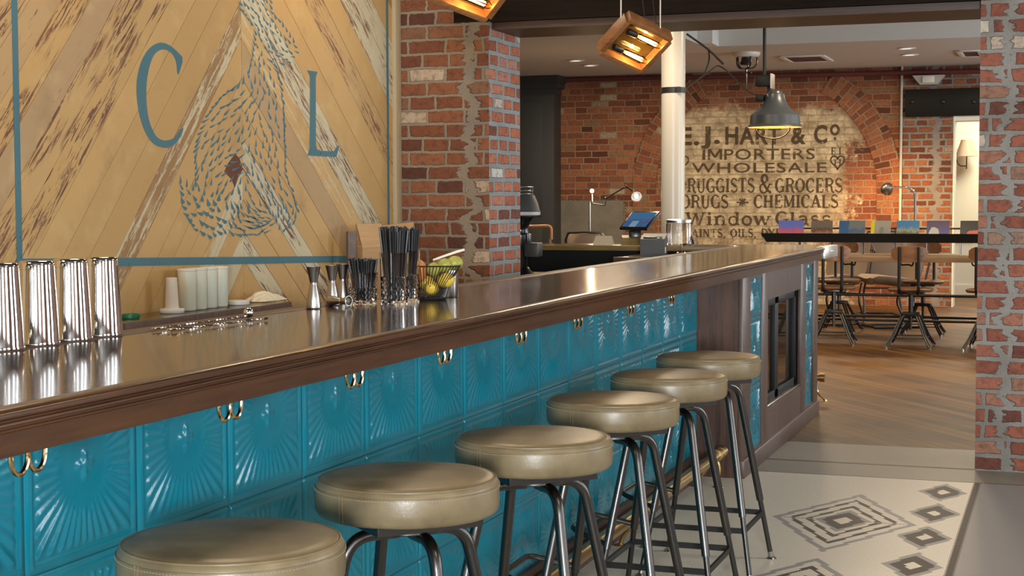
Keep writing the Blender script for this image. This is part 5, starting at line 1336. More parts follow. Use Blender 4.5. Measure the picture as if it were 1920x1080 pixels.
mb.box(q[0].x, q[1].x, -.06, .06, q[1].z, q[0].z, bev=.01); mb.box(q[2].x, q[3].x, -.05, .05, q[3].z, q[2].z, bev=.01)
mb.cyl((q[1].x-.03, 0, q[3].z+.02), (q[1].x-.03, 0, q[0].z), .012, n=10); mb.cyl(((q[0].x+q[1].x)/2, 0, q[0].z), ((q[0].x+q[1].x)/2, 0, 3.40-L0.z), .014, n=10)
mb.tube(bez([(q[3].x-.02, 0, q[3].z+.03), (0, 0, q[3].z+.05), (0, 0, .28)], .06), .02, 10); mb.build('bracket', 'black', lm)
mb = MB(); mb.box(q[1].x-.004, q[1].x+.008, -.07, .07, q[1].z-.02, q[0].z+.01); mb.build('bracket_plate', 'brushed', lm)
pl = bpy.data.lights.new('lamp_light', 'POINT'); pl.energy = 9; pl.color = (1, .60, .26); pl.shadow_soft_size = .05
po = bpy.data.objects.new('lamp_light', pl); C.objects.link(po); po.parent = lm; po.location = (0, 0, -.0)

# ceiling fittings of the dining room
def ceil(px, py): return onz(px, py, ZC)
p = ceil(1397, 113); p.y = min(p.y, 18.8); p = ony(1399, 113, 17.2)
t = thing('ceiling_fan_light', 'white ceiling disc with a caged dark fitting beneath, left of the dome lamp', 'ceiling light', (p.x, 17.2, ZC))
mb = MB(); mb.lathe([(0, 0), (.155, 0), (.150, -.03), (.125, -.05), (0, -.052)], 32); mb.build('disc', 'white', t)
mb = MB()
for k in range(5):
    a = 2*PI*k/5+.3; mb.tube(bez([(.12*math.cos(a), .12*math.sin(a), -.045), (.115*math.cos(a), .115*math.sin(a), -.13), (.08*math.cos(a), .08*math.sin(a), -.17), (0, 0, -.175)], .05), .008, 8)
mb.build('cage', 'black_steel', t)
mb = MB(); mb.lathe([(0, -.05), (.05, -.055), (.055, -.09), (.07, -.11), (.06, -.135), (0, -.14)], 20); mb.cyl((0, 0, -.17), (0, 0, -.33), .012, n=8); mb.cyl((0, 0, -.22), (.06, 0, -.22), .010, n=8); mb.cyl((0, 0, -.33), (0, 0, -.46), .008, .003, n=8); mb.build('fitting', 'dark_steel', t)
dl_lab = ['round recessed downlight in the ceiling at the left, nearer one', 'round recessed downlight in the ceiling at the left, farther one', 'round recessed downlight at the right, nearer the beam', 'round recessed downlight at the right, just behind its pair']
dlp = None
for i, (px, py) in enumerate(((1080, 113), (1107, 122), (1700, 90), (1706, 102))):
    p = ceil(px, py)
    t = thing('downlight', dl_lab[i], 'ceiling light', (p.x, p.y, ZC), 0, 'recessed dining room downlights')
    mb = MB(); mb.lathe([(.075, -.001), (.098, -.001), (.100, -.006), (.080, -.012), (.072, -.004)], 28); mb.build('trim_ring', 'white', t)
    mb = MB(); mb.lathe([(0, -.003), (.074, -.003)], 24); mb.build('lens', 'downlight', t)
for i, (x0, x1, y0, y1) in enumerate(((1452, 1570, 103, 115), (1790, 1850, 93, 105))):
    a = ceil((x0+x1)/2, y0); b_ = ceil((x0+x1)/2, y1)
    xa = ceil(x0+5, y0+2).x; xb = ceil(x1-5, y1-2).x
    t = thing('air_vent', ['square ceiling air grille in front of the brick arch', 'ceiling air grille cut by the right pillar'][i], 'air vent', ((xa+xb)/2, (a.y+b_.y)/2, ZC))
    hx, hy = (xb-xa)/2*.86, (b_.y-a.y)/2*.9; hy = max(.3, abs(hy))
    mb = MB()
    for s in (-1, 1): mb.box(-hx, hx, s*hy-.03, s*hy+.03, -.018, -.001, bev=.003); mb.box(s*hx-.03, s*hx+.03, -hy, hy, -.018, -.001, bev=.003)
    mb.build('frame', 'soffit', t)
    mb = MB()
    for k in range(9):
        y = -hy+(k+.5)*2*hy/9; mb.box(-hx+.03, hx-.03, y-.016, y+.016, -.010, -.004, Matrix.Translation((0, 0, 0)))
    mb.build('louvre', 'pipe_red', t)
p = ony(1168, 118, 15.5)
t = thing('sprinkler_drop', 'thin black rod hanging from the ceiling below the lit pendant', 'ceiling rod', (p.x, 15.5, ZC))
mb = MB(); mb.cyl((0, 0, 0), (0, 0, -.12), .008, n=8); mb.lathe([(0, -.15), (.02, -.145), (.012, -.12), (0, -.115)], 12); mb.build('rod', 'black_steel', t)

# red-brown pipe, conduit, emergency light on the far wall
pa = ony(1255, 141, YB-.07); pb = ony(1860, 135, YB-.07)
mb = MB(); mb.cyl((-6.2, YB-.075, pa.z-.02), (1.5, YB-.075, pb.z-.01), .028, n=12)
for x in (-5, -3, -1, 1): mb.cyl((x, YB-.075, pa.z), (x, YB-.075, ZC), .008, n=6)
tag(mb.build('sprinkler_pipe', 'pipe_red'), 'red-brown pipe running along the top of the far brick wall', 'pipe')
pa = ony(1691, 126, YB-.03); pb = ony(1688, 420, YB-.03)
mb = MB(); mb.cyl((pa.x, YB-.022, ZC), (pa.x-.005, YB-.022, .3), .017, n=12); tag(mb.build('conduit', 'white_paint'), 'thin white vertical pipe on the far brick wall, left of the black lintel', 'pipe')
p = ony(1741, 149, YB-.12); t = thing('emergency_light', 'white angular light fitting under the red-brown pipe', 'wall light', (p.x, YB, p.z))
mb = MB(); mb.add([(-.19, -.16, .05), (.19, -.16, .05), (.19, -.002, .05), (-.19, -.002, .05), (-.10, -.13, -.06), (.10, -.13, -.06), (.10, -.002, -.06), (-.10, -.002, -.06)], [(0, 1, 2, 3), (4, 7, 6, 5), (0, 4, 5, 1), (1, 5, 6, 2), (2, 6, 7, 3), (3, 7, 4, 0)]); mb.build('housing', 'light_grey', t)
mb = MB(); mb.box(-.07, .07, -.165, -.14, -.04, .04, bev=.006); mb.build('lens', 'white', t)
# wall lamp in the room beyond the doorway
p = ony(1814, 280, 22.26); t = thing('wall_lamp', 'small wall lamp with tan tapered shade on the cream wall beyond the doorway', 'wall light', (p.x, 22.27, p.z))
mb = MB(); mb.lathe([(.145, -.10), (.075, .125)], 28, Matrix.Translation((0, -.18, 0))); mb.lathe([(.073, .125), (.143, -.10)], 28, Matrix.Translation((0, -.18, 0))); mb.build('lamp_shade', 'linen', t)
mb = MB(); mb.cyl((0, -.18, -.10), (0, -.18, -.27), .008, n=8); mb.tube(bez([(0, -.18, -.23), (-.10, -.18, -.23), (-.20, -.02, .02)], .06), .008, 8); mb.box(-.24, -.17, -.03, 0, .02, .14); mb.build('arm', 'dark_steel', t)
mb = MB(); mb.sphere((0, -.18, 0), .035, 12, 8); mb.build('bulb', 'bulb_glow', t)
pl = bpy.data.lights.new('lamp_light', 'POINT'); pl.energy = 8; pl.color = (1, .75, .45); po = bpy.data.objects.new('lamp_light', pl); C.objects.link(po); po.parent = t; po.location = (0, -.18, -.02)

# dark joinery in the far left corner
xj = ony(1052, 300, YB).x
t = thing('tall_cabinet', 'tall charcoal painted cabinet with crown moulding in the far left corner', 'cabinet', (xj-.9, YB-.152, 0))
mb = MB(); mb.box(-.95, .9, -.16, .148, 0, ZC-.12, bev=.004); mb.build('body', 'charcoal', t)
mb = MB(); n = 6; pr = [(0, -.24), (.012, -.16), (.05, -.09), (.075, -.06), (.08, 0)]
for (o0, z0_), (o1, z1_) in zip(pr, pr[1:]): mb.box(-.95, .9+o1, -.16-o1, .148, ZC+z0_-.001, ZC+z1_-.001)
mb.build('crown', 'charcoal', t)
mb = MB(); mb.box(-.80, .74, -.172, -.16, .15, 1.0, bev=.004); mb.box(-.80, .74, -.172, -.16, 1.1, 2.6, bev=.004); mb.build('door', 'charcoal', t)

# ------------------------------------------------------------------ return of the bar and what stands on it
YR0, YR1 = 9.63, 10.09
t = thing('return_counter', 'far return of the bar with an ochre wooden edge, seen beyond the brick pillar', 'counter', (-2.75, 9.86, 0))
mb = MB(); mb.box(-3.60, XBK-.006, YR0+.012, YR1, ZT-.03, ZT, bev=.002); child(mb, 'slab', 'bar_top', t)
mb = MB(); mb.box(-3.60, XBK-.006, YR0, YR0+.012, ZT-.032, ZT+.001, bev=.002); child(mb, 'edge', 'counter_edge', t)
mb = MB(); mb.box(-3.60, XBK-.006, YR0+.10, YR1-.03, 0, ZT-.03); child(mb, 'carcass', 'black', t)
zs = .966
t = thing('service_shelf', 'low dark shelf in the inner corner of the bar under the receipt printer', 'shelf', (-2.2, 9.3, zs))
mb = MB(); mb.box(-2.52, XBK-.008, 8.95, YR0-.003, zs-.012, zs, bev=.002); child(mb, 'board', 'bar_top', t)
mb = MB(); mb.box(-2.52, XBK-.008, 8.93, 8.95, zs-.16, zs+.002, bev=.002); child(mb, 'fascia', 'kick', t)
mb = MB()
for x in (-2.45, -2.05): mb.box(x-.02, x+.02, 9.0, 9.04, 0, zs-.012)
child(mb, 'post', 'black', t) if False else None
p = ony(1226, 478, 9.16)
t = thing('receipt_printer', 'black receipt printer on the corner shelf beside the tablet', 'printer', (p.x, 9.20, zs+.0005), rad(8))
mb = MB(); mb.add([(-.082, -.09, 0), (.062, -.09, 0), (.062, .09, 0), (-.082, .09, 0), (-.082, -.09, .105), (.062, -.09, .105), (.062, .09, .135), (-.082, .09, .135)], [(0, 3, 2, 1), (4, 5, 6, 7), (0, 1, 5, 4), (1, 2, 6, 5), (2, 3, 7, 6), (3, 0, 4, 7)]); mb.build('body', 'grey_plastic', t)
mb = MB(); mb.box(-.066, .046, -.072, -.02, .104, .1185, bev=.003); mb.build('cover', 'black_gloss', t)
mb = MB(); mb.box(.062, .064, -.05, .0, .02, .055); mb.build('sticker', 'white', t)
p = ony(1187, 456, 9.80)
t = thing('tablet_till', 'tilted touchscreen till glowing blue on the far bar return', 'till', (p.x, 9.85, ZT+.0005), rad(14))
mb = MB(); mb.add([(-.09, -.10, 0), (.10, -.10, 0), (.10, .10, 0), (-.09, .10, 0), (-.08, -.06, .045), (.08, -.06, .045), (.06, .10, .06), (-.09, .10, .06)], [(0, 3, 2, 1), (4, 5, 6, 7), (0, 1, 5, 4), (1, 2, 6, 5), (2, 3, 7, 6), (3, 0, 4, 7)]); mb.build('base', 'counter_edge', t)
mb = MB(); mb.box(-.04, .04, .0, .04, .04, .11, Matrix.Rotation(rad(-8), 4, 'X'), .008); mb.build('stand', 'screen_black', t)
sc_ = Matrix.Rotation(-t.rotation_euler.z, 3, 'Z') @ (ony(1200, 414, 9.85)-Vector(t.location)); sm = Matrix.Translation(sc_) @ Matrix.Rotation(rad(-44), 4, 'Z') @ Matrix.Rotation(rad(-49), 4, 'X')
mb = MB(); mb.box(-.125, .125, -.010, .010, -.085, .085, sm, .006); scr = mb.build('screen_housing', 'screen_black', t)
MT['scr'] = emit('lit_screen', (0.035, 0.12, 0.26), 1.0)
def screen_mat():
    m, nt, b = mat('till_screen'); k = NT(nt); uv = k.coord('UV'); u, v, _ = k.sep(uv)
    ch = k.n('ShaderNodeTexBrick'); nt.links.new(uv, ch.inputs['Vector'])
    for a, val in (('Scale', 1.0), ('Brick Width', .30), ('Row Height', .30), ('Mortar Size', .012)): ch.inputs[a].default_value = val
    ch.inputs['Color1'].default_value = (.02, .10, .22, 1); ch.inputs['Color2'].default_value = (.12, .06, .20, 1); ch.inputs['Mortar'].default_value = (.02, .05, .10, 1)
    c = k.mix(k.math('GREATER_THAN', v, .55), ch.outputs['Color'], (.03, .12, .24))
    c = k.mix(k.math('MULTIPLY', k.math('LESS_THAN', v, .4), k.math('LESS_THAN', k.math('ABSOLUTE', k.math('SUBTRACT', u, .42)), .14)), c, (.16, .26, .34))
    b.inputs['Base Color'].default_value = (0.01, .01, .01, 1); b.inputs['Roughness'].default_value = .1
    nt.links.new(c, b.inputs['Emission Color']); b.inputs['Emission Strength'].default_value = .8; MT['till_screen'] = m
screen_mat()
mb = MB(); mb.add([(-.108, -.0108, -.070), (.108, -.0108, -.070), (.108, -.0108, .070), (-.108, -.0108, .070)], [(0, 1, 2, 3)], [[(0, 0), (1, 0), (1, 1), (0, 1)]], sm); mb.build('display', 'till_screen', scr, smooth=False)
p = ony(1273, 457, 9.86)
t = thing('glass_jar', 'lidded clear glass jar on the far bar return before the column', 'jar', (p.x, 9.86, ZT+.0005))
R = (ony(1297, 430, 9.86).x-ony(1250, 430, 9.86).x)/2; hj = ony(1273, 418, 9.86).z-ZT
mb = MB(); mb.lathe([(0, 0), (R*.97, 0), (R, .006), (R, hj-.01), (R*.93, hj), (R*.90, hj), (R*.95, hj-.012), (R*.95, .010), (0, .010)], 36); mb.build('body', 'glass', t)
mb = MB(); mb.lathe([(0, hj+.002), (R*.98, hj+.002), (R*.98, hj+.018), (R*.85, hj+.024), (0, hj+.026)], 36); mb.build('lid', 'nickel', t)
p = ony(1275, 474, 9.33)
t = thing('bill_spike', 'small gold bill spike with scalloped base on the corner shelf', 'bill spike', (p.x, 9.38, zs+.0005))
mb = MB(); mb.cyl((0, 0, .0), (0, 0, .135), .0022, n=8); mb.build('spike', 'bright_brass', t)
mb = MB(); mb.tube([((.030+.006*math.cos(8*a))*math.cos(a), (.030+.006*math.cos(8*a))*math.sin(a), .004+.012*abs(math.sin(4*a))) for a in [2*PI*i/64 for i in range(64)]], .004, 6, closed=True); mb.lathe([(0, 0), (.028, 0), (.012, .008), (0, .010)], 20); mb.build('base', 'bright_brass', t)
p = ony(1134, 458, 9.72)
mb = MB(); w = .066
mb.add([(-w, -.03, 0), (w, -.03, 0), (w-.012, 0, .060), (-w-.004+.014, 0, .060), (-w, .03, 0), (w, .03, 0)], [(0, 1, 2, 3), (3, 2, 5, 4)]); o = mb.build('tent_card', 'card', smooth=False); md = o.modifiers.new('thick', 'SOLIDIFY'); md.thickness = .0008
o.location = (p.x, 9.70, ZT+.001); tag(o, 'folded cream tent card standing on the far bar return', 'card')
# grinder on the back work counter past the pillar
t = thing('work_counter', 'work counter with pale wooden edge behind the pillar, under the coffee grinder', 'counter', (-3.2, 8.9, 0))
mb = MB(); mb.box(-3.58, -2.86, 8.30, 9.35, .825, .855, bev=.002); child(mb, 'worktop', 'counter_edge', t)
mb = MB(); mb.box(-3.58, -2.90, 8.32, 9.33, 0, .825); child(mb, 'carcass', 'black', t)
p = ony(985, 430, 8.9); gx = p.x-.03
t = thing('coffee_grinder', 'black coffee grinder with conical hopper and chrome rails, half hidden by the pillar', 'grinder', (gx, 8.9, .8555))
zz = lambda py: ony(985, py, 8.9).z-.8555
mb = MB(); mb.lathe([(0, 0), (.075, 0), (.080, .012), (.060, .03), (.045, .05), (.050, .10), (.062, .14), (.066, .18), (.066, zz(440)), (.05, zz(438)), (.045, zz(430)), (.055, zz(418)), (.085, zz(405)), (.10, zz(402)), (0, zz(402))], 32); mb.build('body', 'black_gloss', t)
mb = MB(); mb.lathe([(.10, zz(405)), (.120, zz(403)), (.120, zz(397)), (.09, zz(396))], 32); mb.build('collar', 'light_grey', t)
mb = MB(); mb.lathe([(.118, zz(396)), (.105, zz(380)), (.085, zz(366)), (0, zz(366))], 32); mb.build('hopper', 'grey_plastic', t)
mb = MB()
for k, py in enumerate((364, 358, 351)):
    mb.tube([(.075*math.cos(2*PI*i/24), .075*math.sin(2*PI*i/24), zz(py)) for i in range(24)], .004, 6, closed=True)
for k in range(6): mb.cyl((.075*math.cos(k), .075*math.sin(k), zz(366)), (.075*math.cos(k), .075*math.sin(k), zz(350)), .003, n=6)
mb.build('rail', 'dark_steel', t)
mb = MB(); mb.box(.04, .125, -.05, .05, zz(481), zz(455), bev=.006); mb.build('doser', 'grey_plastic', t)
# wooden framed bar chair behind the return, tan lounge backs
t = thing('wood_chair', 'chair with rounded orange wood top rail behind the far return, left of the lamp', 'chair', (ony(1005, 440, 11.2).x, 11.2, 0))
L_ = Vector(t.location); a = ony(978, 430, 11.2)-L_; b_ = ony(1033, 424, 11.2)-L_
mb = MB(); mb.tube(bez([(a.x-.15, 0, a.z-.2), (a.x-.12, 0, b_.z-.012), (b_.x, 0, b_.z), (b_.x, 0, b_.z-.10)], .03), .014, 10); mb.build('top_rail', 'rail_wood', t)
mb = MB(); mb.box(a.x-.14, b_.x, -.42, .02, .44, .50, bev=.012); mb.build('seat', 'rail_wood', t)
for x in (a.x-.13, b_.x-.01):
    for y in (-.38, 0):
        mb = MB(); mb.cyl((x, y, 0), (x, y, .45 if y < 0 else b_.z-.09), .012, n=10); mb.build('leg', 'rail_wood', t)

def lounge(label, loc, rz, w=.46, top=1.0, group='tan upholstered lounge chairs'):
    t = thing('lounge_chair', label, 'chair', loc, rz, group)
    h = w/2
    def pad(pts, th, name, par):
        mb = MB(); n = len(pts); vs = []
        def rr(t_): return h
        for i, (y, z) in enumerate(pts):
            a = Vector((0, y, z)); d = Vector((0, pts[min(i+1, n-1)][0]-pts[max(i-1, 0)][0], pts[min(i+1, n-1)][1]-pts[max(i-1, 0)][1])).normalized(); nn = Vector((0, -d.z, d.y))
            e = 1-.16*((2*i/(n-1)-1)**6)
            for j in range(9):
                u = j/8*2-1; x = h*e*u; c = .045*(u*u)
                vs.append(a+Vector((x, 0, 0))+nn*(th/2*(1-abs(u)**6*.8)+c))
            for j in range(9):
                u = 1-j/8*2; x = h*e*u; c = .045*(u*u)
                vs.append(a+Vector((x, 0, 0))-nn*(th/2*(1-abs(u)**6*.8)-c))
        fs = []
        for i in range(n-1):
            for j in range(18): fs.append((i*18+j, i*18+(j+1) % 18, (i+1)*18+(j+1) % 18, (i+1)*18+j))
        fs += [tuple(range(17, -1, -1)), tuple((n-1)*18+j for j in range(18))]
        mb.add(vs, fs); return mb.build(name, 'tan_fabric', par, ang=60)
    bk_ = [(.20, .44), (.235, .55), (.27, .70), (.30, .85), (.315, top-.04), (.318, top)]
    pad(bk_, .06, 'backrest', t)
    pad([(-.27, .47), (-.25, .485), (-.1, .475), (.05, .455), (.18, .43)], .08, 'seat', t)
    mb = MB()
    mb.tube([(x, y+.012, z) for x, y, z in [(-h*1.01, .22, .44), (-h*1.01, .30, .78), (-h*1.0, .335, top-.06), (-h*.85, .345, top+.005), (0, .35, top+.012), (h*.85, .345, top+.005), (h*1.0, .335, top-.06), (h*1.01, .30, .78), (h*1.01, .22, .44)]], .011, 8); mb.build('frame', 'dark_steel', t)
    for s in (-1, 1):
        mb = MB(); mb.tube(bez([(s*h*.75, .2, .43), (s*h*.8, .12, .25), (s*h*.85, .24, .012), (s*h*.85, -.28, .012)], .06), .012, 8); mb.build('leg', 'dark_steel', t)
    mb = MB(); mb.tube([(-h*.85, -.24, .012), (h*.85, -.24, .012)], .011, 8); mb.tube([(-h*.78, .16, .32), (h*.78, .16, .32)], .010, 8); mb.build('stretcher', 'dark_steel', t)
    return t
p = ony(1127, 440, 14.5); lounge('tan lounge chair whose rounded back rises behind the tent card', (p.x, 14.3, 0), PI, .37, 1.0)
p = ony(1296, 440, 14.5); lounge('tan lounge chair whose back edge shows right of the glass jar', (p.x, 14.3, 0), PI, .26*1.1, 1.0)
p = onz(1690, 585, 0); lounge('low tan lounge chair beyond the table, facing left, with tubular steel base', (ony(1672, 520, 16.3).x, 16.4, 0), rad(-62), .50, .80)
lounge('tan lounge chair beyond the table, behind the left swivel stool', (ony(1560, 520, 16.3).x, 16.6, 0), rad(-25), .50, .80)
lounge('tan lounge chair beyond the table, its back behind the yellow-edged magazine', (ony(1640, 520, 17.6).x, 18.0, 0), rad(200), .50, .95)

# left floor lamp with bare bulb and jointed arm
p = ony(1106, 400, 16.4)
t = thing('floor_lamp', 'slim floor lamp with bare lit bulb and jointed arm, left of the till', 'lamp', (p.x, 16.4, 0)); L_ = Vector(t.location)
def lp(px, py, y=16.4): return ony(px, py, y)-L_
mb = MB(); mb.cyl((0, 0, .02), (0, 0, lp(1106, 378).z), .011, n=10); mb.build('pole', 'brushed', t)
mb = MB(); mb.lathe([(0, 0), (.14, 0), (.14, .015), (.02, .025), (0, .025)], 24); mb.build('base', 'dark_steel', t)
b0 = lp(1110, 358); mb = MB(); mb.sphere(b0, .022, 14, 10); mb.build('bulb', 'bulb_glow', t)
mb = MB(); mb.cyl(lp(1110, 378), lp(1110, 364), .012, n=10); mb.cyl(lp(1106, 378), lp(1110, 378), .01, n=8); mb.build('socket', 'bright_brass', t)
mb = MB(); mb.tube([lp(1108, 381), lp(1134, 385)], .007, 8); mb.tube([lp(1134, 385), lp(1137, 371)], .007, 8); mb.tube([lp(1137, 371), lp(1174, 350)], .008, 8); mb.tube([lp(1174, 350), lp(1187, 359)], .008, 8)
for q in ((1137, 371), (1174, 350)): mb.sphere(lp(*q), .018, 10, 8)
mb.build('arm', 'black_steel', t)
hd = lp(1193, 367); dm = Matrix.Translation(hd) @ Vector((.35, -.85, -.35)).to_track_quat('Z', 'Y').to_matrix().to_4x4()
mb = MB(); mb.lathe([(0, -.06), (.025, -.055), (.035, -.02), (.058, .03), (.060, .04), (.055, .035), (.03, -.01), (0, -.02)], 24, dm); mb.build('lamp_shade', 'brushed', t)
mb = MB(); mb.sphere(dm @ Vector((0, 0, .012)), .026, 12, 8); mb.build('spot_bulb', 'downlight', t)
pl = bpy.data.lights.new('lamp_light', 'POINT'); pl.energy = 9; pl.color = (1, .68, .36); po = bpy.data.objects.new('lamp_light', pl); C.objects.link(po); po.parent = t; po.location = b0+Vector((0, -.05, .0))
# right floor lamp, chrome, arched
p = ony(1717, 400, 18.6)
t = thing('floor_lamp', 'chrome reading lamp with arched pole and dark round head, right of the white pipe', 'lamp', (p.x, 18.6, 0)); L_ = Vector(t.location)
def lp2(px, py): return ony(px, py, 18.6)-L_
mb = MB(); mb.tube(bez([(0, 0, .02), lp2(1716, 352), lp2(1676, 351)], .14, 10), .013, 10); mb.build('pole', 'chrome', t)
mb = MB(); mb.lathe([(0, 0), (.15, 0), (.15, .015), (.02, .03), (0, .03)], 24); mb.build('base', 'chrome', t)
hp = lp2(1664, 353); dm = Matrix.Translation(hp) @ Vector((-.45, .55, -.7)).to_track_quat('Z', 'Y').to_matrix().to_4x4()
mb = MB(); mb.lathe([(0, -.06), (.04, -.052), (.066, -.02), (.072, .03), (.070, .05), (.062, .03), (.03, -.03), (0, -.04)], 24, dm); mb.build('lamp_shade', 'brushed', t)
mb = MB(); mb.sphere(dm @ Vector((0, 0, .01)), .025, 12, 8); mb.build('bulb', 'bulb_glow', t)
sp = bpy.data.lights.new('lamp_light', 'SPOT'); sp.energy = 75; sp.color = (1, .55, .20); sp.spot_size = rad(125); sp.spot_blend = .8; sp.shadow_soft_size = .03
so = bpy.data.objects.new('lamp_light', sp); C.objects.link(so); so.parent = t; so.location = dm @ Vector((0, 0, .055)); so.rotation_euler = Vector((.15, .80, -.35)).to_track_quat('-Z', 'Y').to_euler()

# ------------------------------------------------------------------ communal table, ledge, magazines
zt_ = .80; ty0, ty1 = 14.45, 15.15; tx0 = -2.9; tx1 = 1.6
t = thing('communal_table', 'long pale oak communal table on black pipe legs in the dining room', 'table', (-.6, 14.8, 0))
mb = MB(); mb.box(tx0, tx1, ty0, ty1, zt_-.058, zt_, bev=.004); child(mb, 'table_top', 'table_wood', t)
for x in (tx0+.1, tx1-.1, .35):
    for y in (ty0+.12, ty1-.12):
        mb = MB(); mb.cyl((x, y, 0), (x, y, zt_-.058), .018, n=10); child(mb, 'leg', 'black_steel', t)
for z, y in ((.435, ty0+.12), (.205, ty0+.12), (.205, ty1-.12)):
    mb = MB(); mb.cyl((tx0+.1, y, z), (tx1-.1, y, z), .013, n=10); child(mb, 'stretcher', 'black_steel', t)
mb = MB()
for px in (1592, 1700, 1835):
    c = ony(px, 497, ty0+.15); mb.tube(bez([(c.x-.06, c.y, zt_-.058), (c.x-.05, c.y, zt_-.09), (c.x+.02, c.y, zt_-.085), (c.x+.05, c.y, zt_-.10), (c.x+.06, c.y, zt_-.058)], .02), .007, 8)
child(mb, 'cable_hook', 'black_steel', t)
yl = 14.70; za = ony(1640, 438, yl).z; zb_ = ony(1640, 455, yl).z; lx0 = ony(1426, 446, yl).x
t = thing('magazine_ledge', 'long black trough ledge raised on thin rods along the oak table', 'magazine rack', (-.6, yl+.05, zt_))
mb = MB(); mb.add([(lx0, yl, za), (1.4, yl, za), (1.4, yl+.012, za), (lx0, yl+.012, za), (lx0+.05, yl+.03, zb_), (1.4, yl+.03, zb_), (1.4, yl+.12, zb_), (lx0+.05, yl+.12, zb_), (lx0+.05, yl+.12, zb_+.012), (1.4, yl+.12, zb_+.012), (1.4, yl+.04, zb_+.012), (lx0+.05, yl+.04, zb_+.012)],
    [(0, 4, 5, 1), (4, 7, 6, 5), (7, 8, 9, 6), (8, 11, 10, 9), (11, 3, 2, 10), (3, 0, 1, 2), (0, 3, 11, 4), (4, 11, 8, 7), (1, 5, 10, 2), (5, 6, 9, 10)]); child(mb, 'trough', 'black', t)
mb = MB(); zk = ony(1640, 428, yl+.2).z; mb.cyl((lx0+.35, yl+.16, zk), (1.4, yl+.16, zk), .009, n=8); child(mb, 'back_rail', 'black_steel', t)
for i, px in enumerate((1497, 1557, 1616, 1676, 1737, 1800)):
    x = ony(px, 460, yl+.04).x
    for y in (yl+.045, yl+.105):
        mb = MB(); mb.cyl((x, y, zt_+.001), (x, y, zb_+.006), .0045, n=8); child(mb, 'rod', 'brushed' if y < yl+.1 else 'black_steel', t)
    mb = MB(); mb.cyl((x, yl+.15, zt_), (x, yl+.16, zk), .0045, n=8); child(mb, 'rod', 'black_steel', t)
def cover(name, top, mid, low, seed, blob=None):
    m, nt, b = mat(name); k = NT(nt); uv = k.coord('UV'); u, v, _ = k.sep(uv)
    n = k.noise(k.mapping(uv, (2.0, 1.2, 1), loc=(seed, seed*.7, 0)), 2.2, 5, .65).outputs[0]
    w = k.math('ADD', v, k.math('MULTIPLY', k.math('SUBTRACT', n, .5), .55))
    c = k.ramp(w, [(.0, low), (.38, low), (.52, mid), (.70, top), (1.0, top)])
    if blob:
        du = k.math('DIVIDE', k.math('SUBTRACT', u, blob[0]), blob[2]); dv = k.math('DIVIDE', k.math('SUBTRACT', v, blob[1]), blob[3])
        d = k.math('ADD', k.math('ADD', k.math('MULTIPLY', du, du), k.math('MULTIPLY', dv, dv)), k.math('MULTIPLY', k.math('SUBTRACT', n, .5), 1.6))
        c = k.mix(k.math('LESS_THAN', d, 1.0), c, blob[4])
    if len(name) and name.endswith('yellow'): c = k.mix(k.math('LESS_THAN', u, .18), c, (.62, .56, .03))
    nt.links.new(c, b.inputs['Base Color']); b.inputs['Roughness'].default_value = .3; MT[name] = m
cover('cover_sunset', (.10, .13, .42), (.30, .10, .22), (.48, .10, .09), 1)
cover('cover_brown', (.13, .10, .075), (.07, .045, .03), (.30, .14, .08), 4)
cover('cover_blue_grey', (.13, .15, .14), (.045, .10, .20), (.09, .11, .10), 7, (.1, .6, .28, 1.2, (.03, .09, .21)))
cover('cover_pale_yellow', (.33, .31, .26), (.30, .28, .24), (.27, .26, .22), 2, (.55, .5, .12, .2, (.20, .20, .17)))
cover('cover_rocks', (.03, .19, .40), (.28, .30, .22), (.10, .13, .06), 5)
cover('cover_purple', (.08, .045, .12), (.05, .05, .20), (.05, .055, .24), 8, (.32, .34, .22, .34, (.50, .50, .42)))
cover('cover_black_red', (.025, .025, .022), (.02, .02, .018), (.03, .02, .02), 3, (.62, .35, .36, .18, (.60, .13, .06)))
ml = ['magazine with blue and red sunset cover, leftmost on the black ledge', 'brown covered magazine, second from the left on the black ledge', 'blue and grey magazine on the black ledge', 'pale grey magazine with yellow spine on the black ledge',
      'magazine with blue sky over rocky hills on the black ledge', 'dark purple magazine with a white shape on its cover', 'black magazine with a red-orange picture, cut by the right pillar']
mn = ['cover_sunset', 'cover_brown', 'cover_blue_grey', 'cover_pale_yellow', 'cover_rocks', 'cover_purple', 'cover_black_red']
for i, (x0, x1) in enumerate(((1460, 1507), (1521, 1561), (1573, 1622), (1632, 1669), (1681, 1723), (1737, 1780), (1800, 1846))):
    xa, xb = ony(x0, 432, yl+.1).x, ony(x1, 432, yl+.1).x; w = xb-xa; h = .205
    mb = MB(); th = .006; sk = .022 if i < 3 else 0.0
    mb.add([(-w/2, -th, 0), (w/2, -th, 0), (w/2+sk*0, -th, h), (-w/2, -th, h)], [(0, 1, 2, 3)], [[(0, 0), (1, 0), (1, 1), (0, 1)]]); mb.m = 1
    mb.add([(-w/2, -th, 0), (w/2, -th, 0), (w/2, -th, h), (-w/2, -th, h), (-w/2, 0, 0), (w/2, 0, 0), (w/2, 0, h), (-w/2, 0, h)], [(5, 4, 7, 6), (0, 4, 5, 1), (1, 5, 6, 2), (2, 6, 7, 3), (3, 7, 4, 0)])
    o = mb.build('magazine', [mn[i], 'white'], smooth=False); o.location = ((xa+xb)/2, yl+.075, zb_+.014); o.rotation_euler = (rad(-26), 0, rad([5, 4, 2, -2, 0, 0, 0][i]))
    tag(o, ml[i], 'magazine', 'magazines on the black ledge')

